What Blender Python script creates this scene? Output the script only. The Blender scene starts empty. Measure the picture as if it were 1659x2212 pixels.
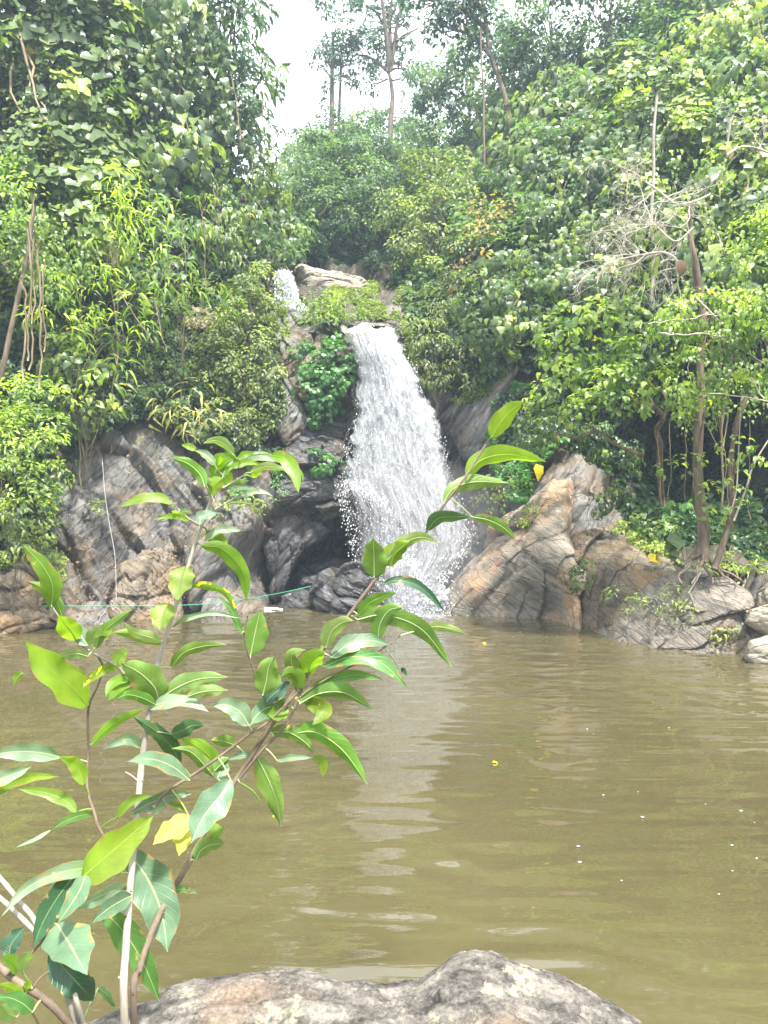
import bpy, math, random
import numpy as np
R = math.radians
rng = np.random.default_rng(7)
random.seed(7)
sc = bpy.context.scene
COL = sc.collection

# ---------------------------------------------------------------- camera
EYE = 2.1
FPX = 1597.0            # focal length in units of the 1659 x 2212 frame
cam_d = bpy.data.cameras.new("camera")
cam = bpy.data.objects.new("camera", cam_d)
COL.objects.link(cam)
cam.location = (0, 0, EYE)
cam.rotation_euler = (R(90), 0, 0)
cam_d.sensor_fit = 'VERTICAL'
cam_d.sensor_height = 36.0
cam_d.lens = 36.0 * FPX / 2212.0
cam_d.clip_start = 0.05
cam_d.clip_end = 1500
sc.camera = cam

# ---------------------------------------------------------------- sky, sun, exposure
SUN_EL, SUN_AZ = 66.0, 205.0      # azimuth measured from +Y towards -X
world = bpy.data.worlds.new("World")
sc.world = world
world.use_nodes = True
nt = world.node_tree
nt.nodes.clear()
wo = nt.nodes.new("ShaderNodeOutputWorld")
bg = nt.nodes.new("ShaderNodeBackground")
sky = nt.nodes.new("ShaderNodeTexSky")
sky.sky_type = 'NISHITA'
sky.sun_disc = False
sky.sun_elevation = R(SUN_EL)
sky.sun_rotation = R(-SUN_AZ)
sky.air_density = 1.0
sky.dust_density = 3.0
mixc = nt.nodes.new("ShaderNodeMixRGB")
mixc.inputs[2].default_value = (10.8, 11.0, 11.2, 1)
tcw = nt.nodes.new("ShaderNodeTexCoord")
nzw = nt.nodes.new("ShaderNodeTexNoise")
nzw.inputs["Scale"].default_value = 2.2
nzw.inputs["Detail"].default_value = 4
rmw = nt.nodes.new("ShaderNodeMapRange")
rmw.inputs[1].default_value = 0.3
rmw.inputs[2].default_value = 0.6
rmw.inputs[3].default_value = 0.72
rmw.inputs[4].default_value = 0.96
nt.links.new(tcw.outputs["Generated"], nzw.inputs["Vector"])
nt.links.new(nzw.outputs["Fac"], rmw.inputs[0])
nt.links.new(rmw.outputs[0], mixc.inputs[0])
nt.links.new(sky.outputs[0], mixc.inputs[1])
nt.links.new(mixc.outputs[0], bg.inputs[0])
bg.inputs[1].default_value = 0.085
nt.links.new(bg.outputs[0], wo.inputs[0])

sun_d = bpy.data.lights.new("sun", 'SUN')
sun_d.energy = 4.4
sun_d.angle = R(5)
sun_d.color = (1.0, 0.95, 0.86)
sun = bpy.data.objects.new("sun", sun_d)
COL.objects.link(sun)
sun.location = (-5, 5, 40)
# light travels from the sun towards the scene
sx = -math.sin(R(SUN_AZ)) * math.cos(R(SUN_EL)); sy = math.cos(R(SUN_AZ)) * math.cos(R(SUN_EL)); sz = math.sin(R(SUN_EL))
import mathutils
sun.rotation_euler = mathutils.Vector((sx, sy, sz)).to_track_quat('Z', 'Y').to_euler()

sc.view_settings.view_transform = 'Standard'
sc.view_settings.look = 'None'
sc.view_settings.gamma = 1.0
sc.view_settings.use_curve_mapping = False
sc.view_settings.exposure = 1.80
cy = sc.cycles
cy.max_bounces = 7
cy.diffuse_bounces = 3
cy.glossy_bounces = 3
cy.transmission_bounces = 3
cy.transparent_max_bounces = 24
cy.volume_bounces = 0
cy.use_denoising = True
try:
    cy.volume_step_rate = 4.0
except Exception:
    pass

# ---------------------------------------------------------------- helpers
def P3(u, v, Y):
    """pixel of the 1659 x 2212 frame at depth Y -> world point(s)"""
    u = np.asarray(u, float); v = np.asarray(v, float); Y = np.asarray(Y, float)
    u, v, Y = np.broadcast_arrays(u, v, Y)
    return np.stack([(u - 829.5) / FPX * Y, Y, EYE + (1106.0 - v) / FPX * Y], -1)

def tag(o, label=None, cat=None, group=None, kind=None):
    if label: o["label"] = label
    if cat: o["category"] = cat
    if group: o["group"] = group
    if kind: o["kind"] = kind
    return o

WL = {}
def empty(name, loc, label=None, cat=None, group=None):
    o = bpy.data.objects.new(name, None)
    COL.objects.link(o)
    o.location = [float(c) for c in loc]
    o.empty_display_size = 0.2
    WL[o.name] = np.array(loc, float)
    return tag(o, label, cat, group)

def new_mesh(name, verts, faces_list, mat, loc=(0, 0, 0), parent=None, attrs=None, smooth=True, uvs=None):
    """verts (n,3) world; faces_list: list of int arrays (m,k). The object's origin sits at loc."""
    verts = np.asarray(verts, float)
    loc = np.asarray(loc, float)
    me = bpy.data.meshes.new(name)
    me.vertices.add(len(verts))
    me.vertices.foreach_set("co", (verts - loc).astype(np.float32).ravel())
    faces_list = [np.asarray(f, np.int32) for f in faces_list if len(f)]
    tot = sum(f.size for f in faces_list)
    npoly = sum(len(f) for f in faces_list)
    me.loops.add(tot)
    me.loops.foreach_set("vertex_index", np.concatenate([f.ravel() for f in faces_list]))
    starts = []; s = 0
    for f in faces_list:
        starts.append(s + np.arange(len(f)) * f.shape[1]); s += f.size
    me.polygons.add(npoly)
    me.polygons.foreach_set("loop_start", np.concatenate(starts).astype(np.int32))
    me.polygons.foreach_set("use_smooth", np.full(npoly, smooth))
    if uvs is not None:
        ul = me.uv_layers.new(name="UVMap")
        vi = np.concatenate([f.ravel() for f in faces_list])
        ul.data.foreach_set("uv", np.asarray(uvs, np.float32)[vi].ravel())
    me.update(calc_edges=True)
    if attrs:
        for k, a in attrs.items():
            at = me.attributes.new(k, 'FLOAT', 'POINT')
            at.data.foreach_set("value", np.asarray(a, np.float32))
    if mat: me.materials.append(mat)
    o = bpy.data.objects.new(name, me)
    COL.objects.link(o)
    if parent is not None:
        o.parent = parent
        o.location = [float(c) for c in (loc - WL[parent.name])]
    else:
        o.location = [float(c) for c in loc]
    WL[o.name] = loc
    return o

# ---------------------------------------------------------------- noise
def _h(ix, iy, iz, seed):
    n = (ix.astype(np.int64) * 374761393 + iy.astype(np.int64) * 668265263 + iz.astype(np.int64) * 2147483647 + seed * 144665)
    n = (n ^ (n >> 13)) * 1274126177
    n = n & 0x7fffffff
    n = (n ^ (n >> 16)) & 0xffff
    return n / 32767.5 - 1.0

def vnoise(p, seed=0):
    pf = np.floor(p); f = p - pf; i = pf.astype(np.int64)
    w = f * f * f * (f * (f * 6 - 15) + 10)
    x, y, z = i[..., 0], i[..., 1], i[..., 2]
    wx, wy, wz = w[..., 0], w[..., 1], w[..., 2]
    def L(a, b, t): return a + (b - a) * t
    return L(L(L(_h(x, y, z, seed), _h(x + 1, y, z, seed), wx), L(_h(x, y + 1, z, seed), _h(x + 1, y + 1, z, seed), wx), wy),
             L(L(_h(x, y, z + 1, seed), _h(x + 1, y, z + 1, seed), wx), L(_h(x, y + 1, z + 1, seed), _h(x + 1, y + 1, z + 1, seed), wx), wy), wz)

def fbm(p, octv=4, seed=0, gain=0.5, ridged=False):
    s = 0; a = 1.0; tot = 0
    p = np.array(p, float)
    for k in range(octv):
        n = vnoise(p, seed + k * 17)
        if ridged: n = 1 - 2 * np.abs(n)
        s = s + a * n; tot += a; a *= gain
        p = p * 2.03 + 11.3
    return s / tot

def norm(a):
    return a / np.maximum(np.linalg.norm(a, axis=-1, keepdims=True), 1e-9)

def worley(p, seed=0):
    """two nearest feature distances, a random height per cell and a random tilt per cell"""
    i0 = np.floor(p).astype(np.int64)
    n = len(p)
    f1 = np.full(n, 9.0); f2 = np.full(n, 9.0); hh = np.zeros(n); sl = np.zeros(n)
    for dx in (-1, 0, 1):
        for dy in (-1, 0, 1):
            for dz in (-1, 0, 1):
                c = i0 + np.array([dx, dy, dz])
                x, y, z = c[:, 0], c[:, 1], c[:, 2]
                r1 = _h(x, y, z, seed + 1); r2 = _h(x, y, z, seed + 2); r3 = _h(x, y, z, seed + 3)
                o = np.stack([r1, r2, r3], -1) * 0.42 + 0.5
                dv = p - (c + o)
                d = np.sqrt((dv ** 2).sum(-1))
                near = d < f1
                f2 = np.where(near, f1, np.minimum(f2, d))
                f1 = np.where(near, d, f1)
                r4 = _h(z, x, y, seed + 4)
                hh = np.where(near, r4, hh)
                sl = np.where(near, dv[:, 0] * r2 + dv[:, 1] * r3 + dv[:, 2] * r1 * 1.6, sl)
    return f1, f2, hh, sl

def rock_disp(P, ang, amp=0.25, scale=1.0, seed=0):
    """layered, broken rock: blocks stretched along strata tilted by ang degrees in the XZ plane"""
    shp = P.shape[:-1]
    P = P.reshape(-1, 3)
    ang = np.broadcast_to(np.asarray(ang, float), shp).ravel()
    c, s = np.cos(np.radians(ang)), np.sin(np.radians(ang))
    a = P[:, 0] * c + P[:, 2] * s
    b = -P[:, 0] * s + P[:, 2] * c
    y = P[:, 1]
    wp = np.stack([a, b, y], -1) * scale
    w1 = vnoise(wp * 0.9, seed + 3) * 0.35 + vnoise(wp * 2.7, seed + 4) * 0.12
    w2 = vnoise(wp * 0.9, seed + 5) * 0.35
    q = np.stack([a * 0.55 * scale + w2, b * 1.5 * scale + w1, y * 0.9 * scale], -1)
    f1, f2, hh, sl = worley(q, seed)
    d = 0.42 * hh + 0.75 * sl - 0.35 * np.exp(-(f2 - f1) * 13)
    q = np.stack([a * 1.1 * scale + w1 * 2, b * 4.2 * scale + w2 * 4, y * 2.6 * scale], -1)
    f1, f2, hh, sl = worley(q, seed + 50)
    d = d + 0.11 * hh + 0.2 * sl - 0.10 * np.exp(-(f2 - f1) * 11)
    d = d + fbm(np.stack([a * 4, b * 13, y * 8], -1) * scale, 3, seed + 40, 0.6, True) * 0.10
    d = d + vnoise(P * 0.7 * scale, seed + 60) * 0.45
    return (d * amp).reshape(shp)

# ---------------------------------------------------------------- materials
def mat_new(name):
    m = bpy.data.materials.new(name)
    m.use_nodes = True
    n = m.node_tree
    n.nodes.clear()
    out = n.nodes.new("ShaderNodeOutputMaterial")
    return m, n, out

def N(n, typ, **kw):
    nd = n.nodes.new(typ)
    for k, v in kw.items():
        if k.startswith("i_"):
            key = k[2:]
            key = int(key) if key.isdigit() else key.replace("_", " ")
            nd.inputs[key].default_value = v
        else:
            setattr(nd, k, v)
    return nd

def ramp(n, stops, interp='LINEAR'):
    r = n.nodes.new("ShaderNodeValToRGB")
    cr = r.color_ramp
    cr.interpolation = interp
    while len(cr.elements) < len(stops): cr.elements.new(0.5)
    for e, (p, c) in zip(cr.elements, stops):
        e.position = p
        e.color = (c, c, c, 1) if isinstance(c, (int, float)) else (*c, 1)
    return r

def leaf_mat(name, dark, mid, light, accent=None, rough=0.42, transl=0.3, spec=0.5, blade=0.12):
    m, n, out = mat_new(name)
    at = N(n, "ShaderNodeAttribute", attribute_name="tint")
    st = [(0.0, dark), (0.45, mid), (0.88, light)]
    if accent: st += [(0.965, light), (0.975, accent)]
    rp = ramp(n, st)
    n.links.new(at.outputs["Fac"], rp.inputs[0])
    geo = N(n, "ShaderNodeNewGeometry")
    nz = N(n, "ShaderNodeTexNoise", i_Scale=18.0, i_Detail=2.0)
    tc = N(n, "ShaderNodeTexCoord")
    n.links.new(tc.outputs["Object"], nz.inputs["Vector"])
    hsv = N(n, "ShaderNodeHueSaturation")
    mr = N(n, "ShaderNodeMapRange", i_1=0.3, i_2=0.7, i_3=1 - blade * 2, i_4=1 + blade * 2)
    n.links.new(nz.outputs["Fac"], mr.inputs[0])
    n.links.new(mr.outputs[0], hsv.inputs["Value"])
    n.links.new(rp.outputs[0], hsv.inputs["Color"])
    p = N(n, "ShaderNodeBsdfPrincipled", i_Roughness=rough)
    p.inputs["Specular IOR Level"].default_value = spec
    n.links.new(hsv.outputs[0], p.inputs["Base Color"])
    tr = N(n, "ShaderNodeBsdfTranslucent")
    tcol = N(n, "ShaderNodeMixRGB", blend_type='MULTIPLY')
    tcol.inputs[0].default_value = 1.0
    tcol.inputs[2].default_value = (2.3, 2.6, 0.9, 1)
    n.links.new(hsv.outputs[0], tcol.inputs[1])
    n.links.new(tcol.outputs[0], tr.inputs["Color"])
    mx = N(n, "ShaderNodeMixShader")
    mx.inputs[0].default_value = transl
    n.links.new(p.outputs[0], mx.inputs[1])
    n.links.new(tr.outputs[0], mx.inputs[2])
    n.links.new(mx.outputs[0], out.inputs[0])
    return m

def bark_mat(name, c1, c2, scale=6.0):
    m, n, out = mat_new(name)
    tc = N(n, "ShaderNodeTexCoord")
    mp = N(n, "ShaderNodeMapping")
    mp.inputs["Scale"].default_value = (scale, scale, scale * 0.25)
    n.links.new(tc.outputs["Object"], mp.inputs[0])
    nz = N(n, "ShaderNodeTexNoise", i_Scale=2.0, i_Detail=6.0, i_Roughness=0.65)
    n.links.new(mp.outputs[0], nz.inputs["Vector"])
    rp = ramp(n, [(0.3, c1), (0.7, c2)])
    n.links.new(nz.outputs["Fac"], rp.inputs[0])
    p = N(n, "ShaderNodeBsdfPrincipled", i_Roughness=0.8)
    n.links.new(rp.outputs[0], p.inputs["Base Color"])
    bp = N(n, "ShaderNodeBump", i_Strength=0.6, i_Distance=0.02)
    n.links.new(nz.outputs["Fac"], bp.inputs["Height"])
    n.links.new(bp.outputs[0], p.inputs["Normal"])
    n.links.new(p.outputs[0], out.inputs[0])
    return m

def rock_mat(name, base, dark, stain, ang=-55, stain_amt=0.5, wet=0.4, sc_=1.0, soil=None, light=None, bumpd=0.08):
    """layered stone; soil: colour used where the 'veg' attribute is high"""
    m, n, out = mat_new(name)
    L = n.links.new
    tc = N(n, "ShaderNodeTexCoord")
    mp0 = N(n, "ShaderNodeMapping")
    mp0.inputs["Rotation"].default_value = (0, R(ang), 0)
    L(tc.outputs["Object"], mp0.inputs[0])
    mp = N(n, "ShaderNodeMapping")
    mp.inputs["Scale"].default_value = (0.6 * sc_, 1.2 * sc_, 3.2 * sc_)
    L(mp0.outputs[0], mp.inputs[0])
    n1 = N(n, "ShaderNodeTexNoise", i_Scale=1.1, i_Detail=9.0, i_Roughness=0.68, i_Distortion=0.6)
    L(mp.outputs[0], n1.inputs["Vector"])
    n2 = N(n, "ShaderNodeTexNoise", i_Scale=0.7 * sc_, i_Detail=5.0, i_Roughness=0.6)
    L(tc.outputs["Object"], n2.inputs["Vector"])
    vo = N(n, "ShaderNodeTexVoronoi", feature='DISTANCE_TO_EDGE', i_Scale=1.6)
    mpv = N(n, "ShaderNodeMixRGB")
    mpv.inputs[0].default_value = 0.12
    L(mp.outputs[0], mpv.inputs[1]); L(n2.outputs["Color"], mpv.inputs[2])
    L(mpv.outputs[0], vo.inputs["Vector"])
    crack = ramp(n, [(0.0, 0.15), (0.02, 0.7), (0.06, 1.0)])
    L(vo.outputs["Distance"], crack.inputs[0])
    lt = light or tuple(min(1, c * 1.6) for c in base)
    r1 = ramp(n, [(0.36, dark), (0.50, base), (0.68, lt)])
    L(n1.outputs["Fac"], r1.inputs[0])
    r2 = ramp(n, [(0.46, 0.0), (0.62, stain_amt)])
    L(n2.outputs["Fac"], r2.inputs[0])
    mixs = N(n, "ShaderNodeMixRGB")
    mixs.inputs[2].default_value = (*stain, 1)
    L(r2.outputs[0], mixs.inputs[0]); L(r1.outputs[0], mixs.inputs[1])
    mul = N(n, "ShaderNodeMixRGB", blend_type='MULTIPLY')
    mul.inputs[0].default_value = 0.16
    L(mixs.outputs[0], mul.inputs[1]); L(crack.outputs[0], mul.inputs[2])
    colr = mul.outputs[0]
    p = N(n, "ShaderNodeBsdfPrincipled")
    if soil:
        at = N(n, "ShaderNodeAttribute", attribute_name="veg")
        nv = N(n, "ShaderNodeTexNoise", i_Scale=3.0, i_Detail=4.0)
        L(tc.outputs["Object"], nv.inputs["Vector"])
        ad = N(n, "ShaderNodeMath", operation='ADD')
        L(at.outputs["Fac"], ad.inputs[0]); L(nv.outputs["Fac"], ad.inputs[1])
        rv = ramp(n, [(0.85, 0.0), (1.1, 1.0)])
        L(ad.outputs[0], rv.inputs[0])
        ms = N(n, "ShaderNodeMixRGB")
        rs = ramp(n, [(0.35, tuple(c * 0.5 for c in soil)), (0.6, soil)])
        L(nv.outputs["Fac"], rs.inputs[0])
        L(rv.outputs[0], ms.inputs[0]); L(colr, ms.inputs[1]); L(rs.outputs[0], ms.inputs[2])
        colr = ms.outputs[0]
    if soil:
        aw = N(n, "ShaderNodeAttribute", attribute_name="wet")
        mw = N(n, "ShaderNodeMixRGB", blend_type='MULTIPLY'); mw.inputs[2].default_value = (0.33, 0.34, 0.37, 1)  # darkens wet stone by the fall and paints in the cave's shade
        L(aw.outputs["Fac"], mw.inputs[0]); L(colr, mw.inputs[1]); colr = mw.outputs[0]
    L(colr, p.inputs["Base Color"])
    rr = ramp(n, [(0.4, 0.32 if wet > 0.3 else 0.6), (0.62, 0.85)])
    n3 = N(n, "ShaderNodeTexNoise", i_Scale=0.9 * sc_, i_Detail=3.0)
    L(mp.outputs[0], n3.inputs["Vector"])
    L(n3.outputs["Fac"], rr.inputs[0])
    if wet > 0.8:
        p.inputs["Roughness"].default_value = 0.22
    else:
        L(rr.outputs[0], p.inputs["Roughness"])
    n4 = N(n, "ShaderNodeTexNoise", i_Scale=3.5, i_Detail=8.0, i_Roughness=0.7)
    L(mp.outputs[0], n4.inputs["Vector"])
    b1 = N(n, "ShaderNodeBump", i_Strength=0.9, i_Distance=bumpd)
    L(n1.outputs["Fac"], b1.inputs["Height"])
    b2 = N(n, "ShaderNodeBump", i_Strength=0.8, i_Distance=bumpd * 0.5)
    L(n4.outputs["Fac"], b2.inputs["Height"]); L(b1.outputs[0], b2.inputs["Normal"])
    b3 = N(n, "ShaderNodeBump", i_Strength=0.7, i_Distance=bumpd * 0.4)
    L(crack.outputs[0], b3.inputs["Height"]); L(b2.outputs[0], b3.inputs["Normal"])
    L(b3.outputs[0], p.inputs["Normal"])
    L(p.outputs[0], out.inputs[0])
    return m

M = {}
# foliage
M['heart'] = leaf_mat("heart_leaf", (0.042, 0.078, 0.028), (0.13, 0.19, 0.078), (0.29, 0.35, 0.06), (0.55, 0.42, 0.03), rough=0.36)
M['ovate'] = leaf_mat("ovate_leaf", (0.022, 0.05, 0.018), (0.092, 0.148, 0.05), (0.25, 0.31, 0.05), (0.45, 0.30, 0.03), rough=0.36)
M['dark'] = leaf_mat("shade_dark_leaf", (0.015, 0.04, 0.016), (0.038, 0.085, 0.028), (0.12, 0.20, 0.045), rough=0.42)  # undergrowth colour, kept dark to paint shade between crowns and in hollows
M['bright'] = leaf_mat("bright_leaf", (0.05, 0.10, 0.02), (0.17, 0.25, 0.055), (0.36, 0.44, 0.06), (0.6, 0.5, 0.03), rough=0.42, transl=0.38)
M['bamboo'] = leaf_mat("bamboo_leaf", (0.04, 0.09, 0.018), (0.13, 0.22, 0.03), (0.36, 0.46, 0.03), rough=0.5, transl=0.35)
M['small'] = leaf_mat("small_leaf", (0.03, 0.06, 0.018), (0.115, 0.16, 0.045), (0.28, 0.34, 0.07), rough=0.5)
M['far'] = leaf_mat("far_leaf", (0.035, 0.08, 0.05), (0.08, 0.14, 0.07), (0.18, 0.26, 0.08), rough=0.5)
M['olive'] = leaf_mat("olive_leaf", (0.04, 0.07, 0.02), (0.115, 0.155, 0.045), (0.24, 0.29, 0.07), (0.4, 0.25, 0.08), rough=0.5)
M['rust'] = leaf_mat("rust_leaf", (0.12, 0.11, 0.03), (0.25, 0.20, 0.05), (0.42, 0.26, 0.08), rough=0.5)
M['straw'] = leaf_mat("straw_leaf", (0.10, 0.12, 0.04), (0.22, 0.24, 0.08), (0.5, 0.42, 0.2), rough=0.6)
M['ivy'] = leaf_mat("ivy_leaf", (0.035, 0.11, 0.03), (0.07, 0.19, 0.04), (0.12, 0.27, 0.05), rough=0.4)
M['litter'] = leaf_mat("dry_leaf", (0.05, 0.025, 0.012), (0.11, 0.06, 0.03), (0.22, 0.15, 0.08), rough=0.7, transl=0.1)
# wood
M['bark'] = bark_mat("brown_bark", (0.06, 0.04, 0.028), (0.22, 0.17, 0.12))
M['pale_bark'] = bark_mat("pale_bark", (0.2, 0.175, 0.14), (0.40, 0.37, 0.32))
M['dead'] = bark_mat("dead_wood", (0.35, 0.31, 0.25), (0.62, 0.57, 0.48))
M['vine'] = bark_mat("vine_stem", (0.12, 0.09, 0.05), (0.3, 0.24, 0.15))
# stone
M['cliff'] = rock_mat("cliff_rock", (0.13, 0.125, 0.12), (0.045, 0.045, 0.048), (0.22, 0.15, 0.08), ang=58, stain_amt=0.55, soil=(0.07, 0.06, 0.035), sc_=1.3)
M['rock_left'] = rock_mat("grey_strata_rock", (0.14, 0.135, 0.13), (0.05, 0.05, 0.052), (0.2, 0.145, 0.08), ang=55, stain_amt=0.55, sc_=1.5)
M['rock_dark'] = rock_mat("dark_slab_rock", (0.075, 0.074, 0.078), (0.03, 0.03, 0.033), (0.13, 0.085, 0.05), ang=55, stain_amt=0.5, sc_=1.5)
M['rock_brown'] = rock_mat("brown_rock", (0.16, 0.13, 0.095), (0.06, 0.045, 0.03), (0.26, 0.15, 0.06), ang=-40, stain_amt=0.6, sc_=1.5)
M['rock_tan'] = rock_mat("tan_rock", (0.21, 0.185, 0.15), (0.09, 0.08, 0.07), (0.40, 0.24, 0.13), ang=-35, stain_amt=0.8, wet=0.1, sc_=1.2)
M['rock_right'] = rock_mat("layered_right_rock", (0.17, 0.15, 0.125), (0.06, 0.055, 0.05), (0.3, 0.2, 0.11), ang=-42, stain_amt=0.5, sc_=1.6)
M['rock_pale'] = rock_mat("pale_rock", (0.30, 0.27, 0.22), (0.16, 0.14, 0.11), (0.45, 0.36, 0.24), ang=15, stain_amt=0.4, wet=0.1, sc_=1.6)
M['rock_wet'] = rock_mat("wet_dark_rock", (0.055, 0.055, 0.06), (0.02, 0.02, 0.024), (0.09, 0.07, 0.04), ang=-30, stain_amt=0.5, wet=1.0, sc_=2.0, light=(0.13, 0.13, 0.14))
# ================================================================ TERRAIN
# control points of the valley sides: (u, v, depth)
WE = [(-1500, 1700), (-800, 1480), (-300, 1392), (0, 1359), (150, 1347), (300, 1332), (430, 1322), (550, 1314), (700, 1308),
      (850, 1306), (940, 1312), (1100, 1318), (1200, 1325), (1270, 1350), (1340, 1370), (1450, 1385), (1560, 1392), (1659, 1402), (2000, 1460),
      (2600, 1620), (3200, 1850)]                 # the pool's edge
def water_Y(v): return EYE * FPX / (v - 1106.0)
CP = [(u, v, water_Y(v)) for u, v in WE]
CP += [(u, v + 60, water_Y(v) - 0.5) for u, v in WE]
CP += [
 (-1500, 1200, 6.5), (-1500, 600, 9), (-1500, 0, 14), (-1500, -900, 22),
 (-800, 1200, 9.6), (-800, 600, 12.5), (-800, 0, 17), (-800, -900, 26),
 (0, 1200, 13.7), (0, 1000, 14.2), (150, 1100, 14.3), (150, 930, 15.2), (300, 1100, 15.5), (300, 930, 16.2), (420, 1200, 15.7),
 (420, 1000, 16.4), (540, 1150, 16.2), (560, 1000, 17.0), (590, 1100, 16.6), (500, 850, 17.6), (350, 800, 17.2), (200, 750, 16.8),
 (610, 1180, 19.6), (680, 1200, 22.0), (680, 1158, 21.4), (730, 1160, 21.4), (630, 1165, 20.0), (740, 1200, 22.0), (650, 1260, 20.0), (740, 1260, 20.0), (620, 1235, 20), (700, 1285, 18.0), (600, 1115, 16.9), (640, 1118, 17.0), (700, 1122, 17.1), (750, 1122, 17.3),
 (620, 1060, 16.8), (680, 1070, 16.9), (740, 1085, 17.1), (700, 950, 17.4), (650, 850, 17.6), (700, 800, 17.6), (735, 720, 17.9), (600, 900, 17.4),
 (800, 715, 18.3), (820, 800, 18.4), (850, 900, 18.2), (850, 1000, 18.0), (850, 1100, 17.8), (900, 1200, 17.3), (900, 1270, 16.9), (780, 1150, 18.2), (770, 1000, 17.9),
 (950, 1000, 17.9), (1000, 1080, 17.5), (1050, 900, 17.4), (1020, 850, 17.7), (900, 780, 18.2), (950, 860, 18.0), (1010, 1180, 16.9),
 (1100, 1000, 16.6), (1100, 1200, 15.4), (1020, 1270, 15.6), (1200, 1230, 14.9), (1150, 1100, 15.9), (1200, 1000, 16.0), (1290, 1050, 15.2), (1350, 1200, 13.3), (1450, 1240, 12.6), (1560, 1250, 12.1),
 (1659, 1260, 12.0), (1300, 950, 17.5), (1380, 1000, 18.5), (1450, 1050, 18.8), (1600, 1050, 18.5), (1450, 920, 19.5), (1600, 900, 19), (1400, 1140, 15.6), (1560, 1150, 15.6), (1659, 1150, 15), (1450, 800, 16.2), (1600, 780, 15.8),
 (850, 690, 19.0), (760, 690, 18.9), (680, 690, 19.0), (620, 690, 19.7), (600, 640, 20.8), (650, 600, 22.2), (800, 640, 21.5), (850, 600, 24),
 (900, 660, 20), (700, 560, 26), (780, 540, 30), (760, 480, 33), (850, 520, 30), (930, 560, 24),
 (450, 650, 19), (300, 650, 18), (100, 650, 16.5), (560, 620, 19.5), (0, 400, 17), (300, 300, 20), (450, 450, 20), (560, 520, 21), (620, 470, 28), (0, 100, 20), (0, -400, 25),
 (1000, 620, 19), (1000, 750, 17.8), (1150, 700, 17.4), (1300, 800, 16.8), (1300, 600, 18), (1500, 600, 16.5), (1659, 600, 15.5), (1000, 400, 27), (1200, 300, 24), (1400, 200, 23), (1659, 100, 22),
 (900, 400, 34), (700, 420, 40), (850, 380, 40), (1000, 250, 38), (1200, 120, 32), (1450, -50, 30), (1659, -150, 30),
 (2400, 1200, 8.5), (2400, 600, 11.5), (2400, 0, 17), (2400, -900, 26), (3200, 1200, 6), (3200, 400, 10), (3200, -900, 22),
]
CP = np.array(CP, float)
_S = 400.0
_c = CP[:, :2] / _S
_d = np.linalg.norm(_c[:, None] - _c[None], axis=-1)
_A = np.zeros((len(CP) + 3, len(CP) + 3))
_A[:len(CP), :len(CP)] = _d + np.eye(len(CP)) * -0.015
_A[:len(CP), len(CP):] = np.c_[np.ones(len(CP)), _c]
_A[len(CP):, :len(CP)] = _A[:len(CP), len(CP):].T
_w = np.linalg.solve(_A, np.r_[1.0 / CP[:, 2], 0, 0, 0])
def terr_Y(u, v):
    u = np.asarray(u, float); v = np.asarray(v, float)
    sh = np.broadcast(u, v).shape
    q = np.stack(np.broadcast_arrays(u, v), -1).reshape(-1, 2) / _S
    out = np.empty(len(q))
    for i in range(0, len(q), 40000):
        s = q[i:i + 40000]
        dd = np.sqrt(((s[:, None] - _c[None]) ** 2).sum(-1))
        out[i:i + 40000] = dd @ _w[:-3] + _w[-3] + s @ _w[-2:]
    return (1.0 / np.clip(out, 1 / 60.0, 1 / 4.0)).reshape(sh)

_tu = [-1500, -800, -100, 300, 450, 560, 620, 700, 800, 900, 1000, 1200, 1450, 1659, 2400, 3200]
_tv = [-700, -500, 60, 200, 330, 450, 470, 430, 400, 380, 300, 180, 10, -60, -500, -700]
def v_top(u): return np.interp(u, _tu, _tv)
def v_edge(u): return np.interp(u, [a for a, b in WE], [b for a, b in WE])

def in_poly(u, v, poly):
    u = np.asarray(u); v = np.asarray(v)
    ins = np.zeros(u.shape, bool)
    n = len(poly)
    for i in range(n):
        x1, y1 = poly[i]; x2, y2 = poly[(i + 1) % n]
        c = ((y1 > v) != (y2 > v)) & (u < (x2 - x1) * (v - y1) / (y2 - y1 + 1e-9) + x1)
        ins ^= c
    return ins

BARE = [  # where stone shows
 [(100, 1130), (125, 1010), (210, 960), (230, 925), (330, 925), (400, 1000), (470, 990), (560, 1020), (600, 930), (640, 900), (680, 940), (770, 880), (790, 720),
  (860, 700), (900, 800), (960, 870), (1060, 840), (1110, 800), (1060, 900), (1060, 990), (1090, 1060), (1290, 960), (1350, 1130), (1330, 1330), (1000, 1360), (300, 1380), (60, 1360), (40, 1200)],
 [(1300, 1190), (1420, 1240), (1659, 1270), (1659, 1420), (1250, 1420)],
 [(590, 650), (640, 660), (660, 700), (640, 740), (600, 760)]]

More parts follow.
